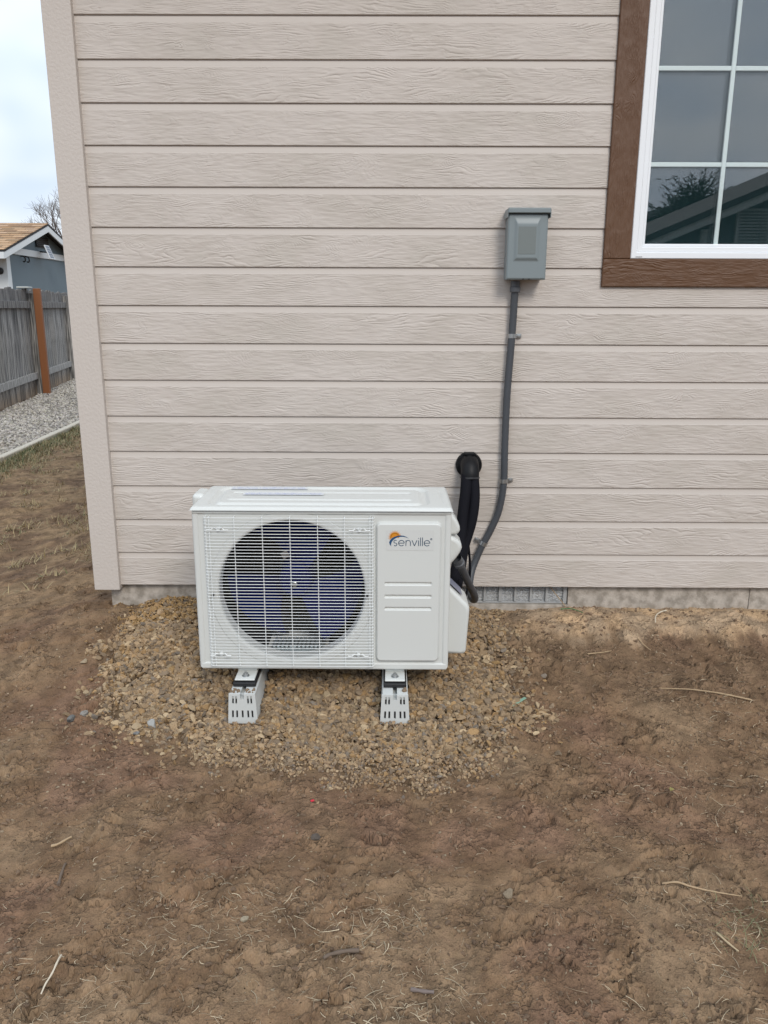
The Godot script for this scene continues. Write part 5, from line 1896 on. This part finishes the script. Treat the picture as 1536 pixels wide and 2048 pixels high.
func litter() -> void:
	rng.seed = 2024
	var pale := mat(lin(0.44, 0.34, 0.21), 0.7)
	var tan_ := mat(lin(0.36, 0.255, 0.15), 0.75)
	var dark := mat(lin(0.13, 0.095, 0.07), 0.85)
	var white := mat(lin(0.56, 0.49, 0.38), 0.7)
	var green := mat(lin(0.06, 0.16, 0.06), 0.5)
	lone("straw_stalk", strand(Vector2(0.83, 0.517), Vector2(1.095, 0.560), -0.05, 0.0012, 0.0030), tan_, "long thick dry stalk lying on the dirt at the right, nearest the wall", "stalk", "")
	lone("straw_stalk", strand(Vector2(0.58, 1.31), Vector2(0.735, 1.338), 0.03, 0.0027, 0.0012), tan_, "straight dry stalk in the right foreground beside a few green blades", "stalk", "")
	lone("straw_stalk", strand(Vector2(0.640, 1.445), Vector2(0.664, 1.488), 0.03, 0.0024, 0.0016), pale, "short thick dry stalk at the right edge of the foreground", "stalk", "")
	lone("straw_stalk", strand(Vector2(0.655, 0.33), Vector2(0.74, 0.305), 0.02, 0.0024, 0.0012), tan_, "thin dry stalk on the dark damp dirt below the crawl space vent", "stalk", "")
	lone("straw_stalk", strand(Vector2(0.845, 0.245), Vector2(0.875, 0.29), 0.02, 0.0022, 0.0012), tan_, "small dry stalk just below the pale sandy bank", "stalk", "")
	lone("white_root", strand(Vector2(1.0, 0.06), Vector2(0.93, 0.155), 0.12, 0.0024, 0.0018, 0.006), white, "curved white root lying on the sandy bank by the footing", "root", "")
	lone("green_blade", strand(Vector2(0.622, 0.055), Vector2(0.69, 0.10), -0.15, 0.0022, 0.0014, 0.006), green, "dark green curved blade on the sandy bank below the vent", "grass blade", "")
	var gs := MB.new()
	gs.rbox(Vector3(0.392, ground_y(0.392, 0.585) + 0.012, 0.585), Vector3(0.056, 0.002, 0.010), 0.001, 1, Basis(Vector3.UP, 0.65) * Basis(Vector3.BACK, 0.15))
	lone("plastic_sliver", gs, mat(lin(0.20, 0.34, 0.25), 0.35), "pale green plastic sliver at the right edge of the gravel", "plastic scrap", "")
	var rd := MB.new()
	rd.rbox(Vector3(-0.183, ground_y(-0.183, 1.02) + 0.003, 1.02), Vector3(0.009, 0.003, 0.006), 0.001, 1, Basis(Vector3.UP, 0.5))
	lone("red_scrap", rd, mat(lin(0.55, 0.03, 0.05), 0.5), "tiny red scrap on the dirt in front of the gravel", "scrap", "")
	lone("wood_chip", strand(Vector2(-0.755, 1.195), Vector2(-0.712, 1.182), 0.0, 0.0034, 0.0022), tan_, "pale wood chip on the dirt at the far left", "wood chip", "")
	lone("twig", strand(Vector2(-0.700, 1.25), Vector2(-0.690, 1.315), 0.02, 0.0022, 0.004), dark, "short dark twig pointing towards the viewer below the pale wood chip", "twig", "")
	lone("twig", strand(Vector2(0.045, 1.582), Vector2(0.085, 1.59), 0.05, 0.0038, 0.0032), mat(lin(0.16, 0.125, 0.11), 0.8), "stubby grey brown twig at the bottom centre of the dirt", "twig", "")
	lone("twig", strand(Vector2(-0.115, 1.52), Vector2(-0.05, 1.50), -0.12, 0.003, 0.0045), dark, "dark curled scrap of bark in the foreground left of the stubby twig", "twig", "")
	lone("bleached_straw", strand(Vector2(-0.605, 1.51), Vector2(-0.612, 1.585), -0.06, 0.0022, 0.0016), white, "bleached flat straw pointing at the viewer in the left foreground", "straw", "")
	lone("bleached_straw", strand(Vector2(-0.56, 1.70), Vector2(-0.49, 1.675), 0.04, 0.0022, 0.0014), white, "bleached straw at the lower left edge of the picture", "straw", "")
	var names := [
		[-0.668, 0.70, 0.015, Color(0.46, 0.45, 0.42), "light grey white rock at the front left edge of the gravel"],
		[-0.921, 0.655, 0.014, Color(0.20, 0.20, 0.19), "dark grey rock lying off the left end of the gravel"],
		[-0.895, 0.615, 0.012, Color(0.33, 0.31, 0.28), "pale grey rock behind the dark one left of the gravel"],
		[-0.985, 0.37, 0.012, Color(0.42, 0.33, 0.22), "rounded tan stone alone on the dirt left of the gravel"],
		[-0.16, 1.165, 0.012, Color(0.14, 0.115, 0.095), "dark brown round stone half sunk in the dirt before the gravel"],
		[-0.705, 0.725, 0.010, Color(0.24, 0.24, 0.235), "blue grey pebble in front of the light grey rock"],
		[-0.84, 0.73, 0.012, Color(0.38, 0.26, 0.15), "flat tan stone at the lower left corner of the gravel"],
		[0.255, 1.33, 0.011, Color(0.36, 0.28, 0.19), "crumbly pale lump of dry soil in the right foreground"],
		[-0.28, 1.41, 0.007, Color(0.45, 0.38, 0.27), "small cream pebble in the middle of the foreground"],
		[0.72, 0.96, 0.006, Color(0.42, 0.36, 0.12), "small yellowish pebble near the right edge of the dirt"],
	]
	for q in names:
		var x: float = q[0]; var z: float = q[1]; var s: float = q[2]
		var m: StandardMaterial3D = M.stone.duplicate()
		m.albedo_color = (q[3] as Color).linear_to_srgb()
		m.vertex_color_use_as_albedo = false
		var mi := placed(self, "rock", stones[rng.randi() % 10], m, Transform3D(Basis(Vector3.UP, rng.randf() * TAU) * Basis.from_scale(Vector3(s * 1.15, s, s)), Vector3(x, ground_y(x, z) + s * 0.4 + (0.008 if inside(x, z) > 0.0 else 0.0), z)))
		tag(mi, q[4], "rock")
	# loose crumbs of earth
	var xf := []
	var cols := []
	for k in 42000:
		var x := rng.randf_range(-1.6, 1.5)
		var z := rng.randf_range(0.02, 1.9) if rng.randf() < 0.85 else rng.randf_range(-2.5, 0.1)
		if z < 0.0 and x > -1.06: continue
		var c := n_tone2.get_noise_2d(x + 3.0, z) + 0.25 + 0.35 * n_ledge.get_noise_2d(x, z)
		if rng.randf() > 0.12 + smoothstep(0.0, 0.6, c): continue
		var s := 0.0011 + 0.0050 * pow(rng.randf(), 4.5)
		xf.append(Transform3D(rand_basis(rng) * Basis.from_scale(Vector3(s * 1.3, s * 0.8, s)), Vector3(x, ground_y(x, z) + s * 0.25, z)))
		var v := rng.randf_range(0.95, 1.45)
		if s < 0.004 and rng.randf() < 0.24:
			cols.append(Color(0.36 * v, 0.28 * v, 0.19 * v))
		else:
			cols.append(Color(0.192 * v, 0.125 * v, 0.077 * v))
	var o := multi(self, "soil_crumbs", stones[7], M.stone, xf, cols)
	tag(o, "loose crumbs of earth scattered over the dirt", "soil")
	# dead grass and straw lying about
	var bm := MB.new()
	var prev := []
	for i in 6:
		var f := i / 5.0
		var p := Vector3(f - 0.5, 0.05 * sin(f * 3.0), 0.08 * sin(f * PI))
		prev.append(p)
	for i in 5:
		var w0 := 0.022 * (1.0 - 0.6 * i / 5.0); var w1 := 0.022 * (1.0 - 0.6 * (i + 1) / 5.0)
		var a: Vector3 = prev[i]; var b: Vector3 = prev[i + 1]
		bm.quad(a + Vector3(0, 0, w0), b + Vector3(0, 0, w1), b + Vector3(0, w1, 0), a + Vector3(0, w0, 0))
		bm.quad(a + Vector3(0, w0, 0), b + Vector3(0, w1, 0), b - Vector3(0, 0, w1), a - Vector3(0, 0, w0))
	var straw := bm.mesh()
	xf = []; cols = []
	var tufts := [Vector3(-0.66, 1.56, 0.11), Vector3(-0.60, 1.70, 0.10), Vector3(-0.27, 1.40, 0.07), Vector3(-0.1, 1.46, 0.06), Vector3(-0.02, 1.62, 0.08), Vector3(0.0, 1.42, 0.05), Vector3(0.66, 1.60, 0.12), Vector3(0.64, 1.38, 0.09), Vector3(0.10, 1.62, 0.08), Vector3(-0.42, 1.42, 0.09), Vector3(0.40, 1.70, 0.1), Vector3(-0.25, 1.68, 0.1), Vector3(0.75, 0.95, 0.12), Vector3(0.98, 0.62, 0.1)]
	for k in 3600:
		var x: float; var z: float
		var far := 1.0
		if k < 1500:
			var c: Vector3 = tufts[rng.randi() % tufts.size()]
			x = c.x + rng.randfn() * c.z * 0.75; z = c.y + rng.randfn() * c.z * 0.75
		else:
			x = rng.randf_range(-1.2, 1.4)
			z = 1.8 - 1.75 * pow(rng.randf(), 1.5)
			if inside(x, z) > -0.03: continue
			far = 0.7
		var len := (0.006 + 0.036 * pow(rng.randf(), 1.6)) * far
		var thick := rng.randf_range(0.010, 0.030)
		xf.append(Transform3D(Basis(Vector3.UP, rng.randf() * TAU) * Basis(Vector3.RIGHT, rng.randf_range(-0.5, 0.5)) * Basis(Vector3.BACK, rng.randf_range(-0.10, 0.22)) * Basis.from_scale(Vector3(len, thick, thick if rng.randf() < 0.6 else -thick * 1.6)), Vector3(x, ground_y(x, z) + 0.0005 + rng.randf() * 0.003, z)))
		var v := rng.randf_range(0.45, 1.0)
		if k < 1500: v *= 1.25
		cols.append(Color(0.50 * v, 0.41 * v, 0.28 * v) if rng.randf() < 0.6 else Color(0.30 * v, 0.22 * v, 0.14 * v))
	o = multi(self, "dead_grass", straw, M.straw, xf, cols)
	tag(o, "scattered bits of dead grass and straw on the dirt", "dead grass")
	# a few live blades at the right edge
	xf = []; cols = []
	for k in 60:
		var x := 0.715 + rng.randfn() * 0.035
		var z := 1.42 + rng.randfn() * 0.05
		var len := rng.randf_range(0.02, 0.05)
		xf.append(Transform3D(Basis(Vector3.UP, rng.randf() * TAU) * Basis(Vector3.BACK, rng.randf_range(0.2, 1.1)) * Basis.from_scale(Vector3(len, 0.03, 0.04)), Vector3(x, ground_y(x, z) + 0.010, z)))
		var v := rng.randf_range(0.6, 1.2)
		cols.append(Color(0.16 * v, 0.165 * v, 0.08 * v))
	o = multi(self, "grass_tuft", straw, M.straw, xf, cols)
	tag(o, "sparse olive green grass tuft at the right edge of the foreground", "grass")
	# root hanging out of the crawl space vent
	var tw := MB.new()
	tw.tube(curve([Vector3(0.592, 0.096, -0.022), Vector3(0.615, 0.066, -0.010), Vector3(0.645, 0.03, -0.004), Vector3(0.655, 0.012, 0.006), Vector3(0.675, 0.0, 0.02)], 0.006), 0.0016, 6)
	lone("dry_root", tw, tan_, "thin dry root hanging across the right end of the crawl space vent", "root")
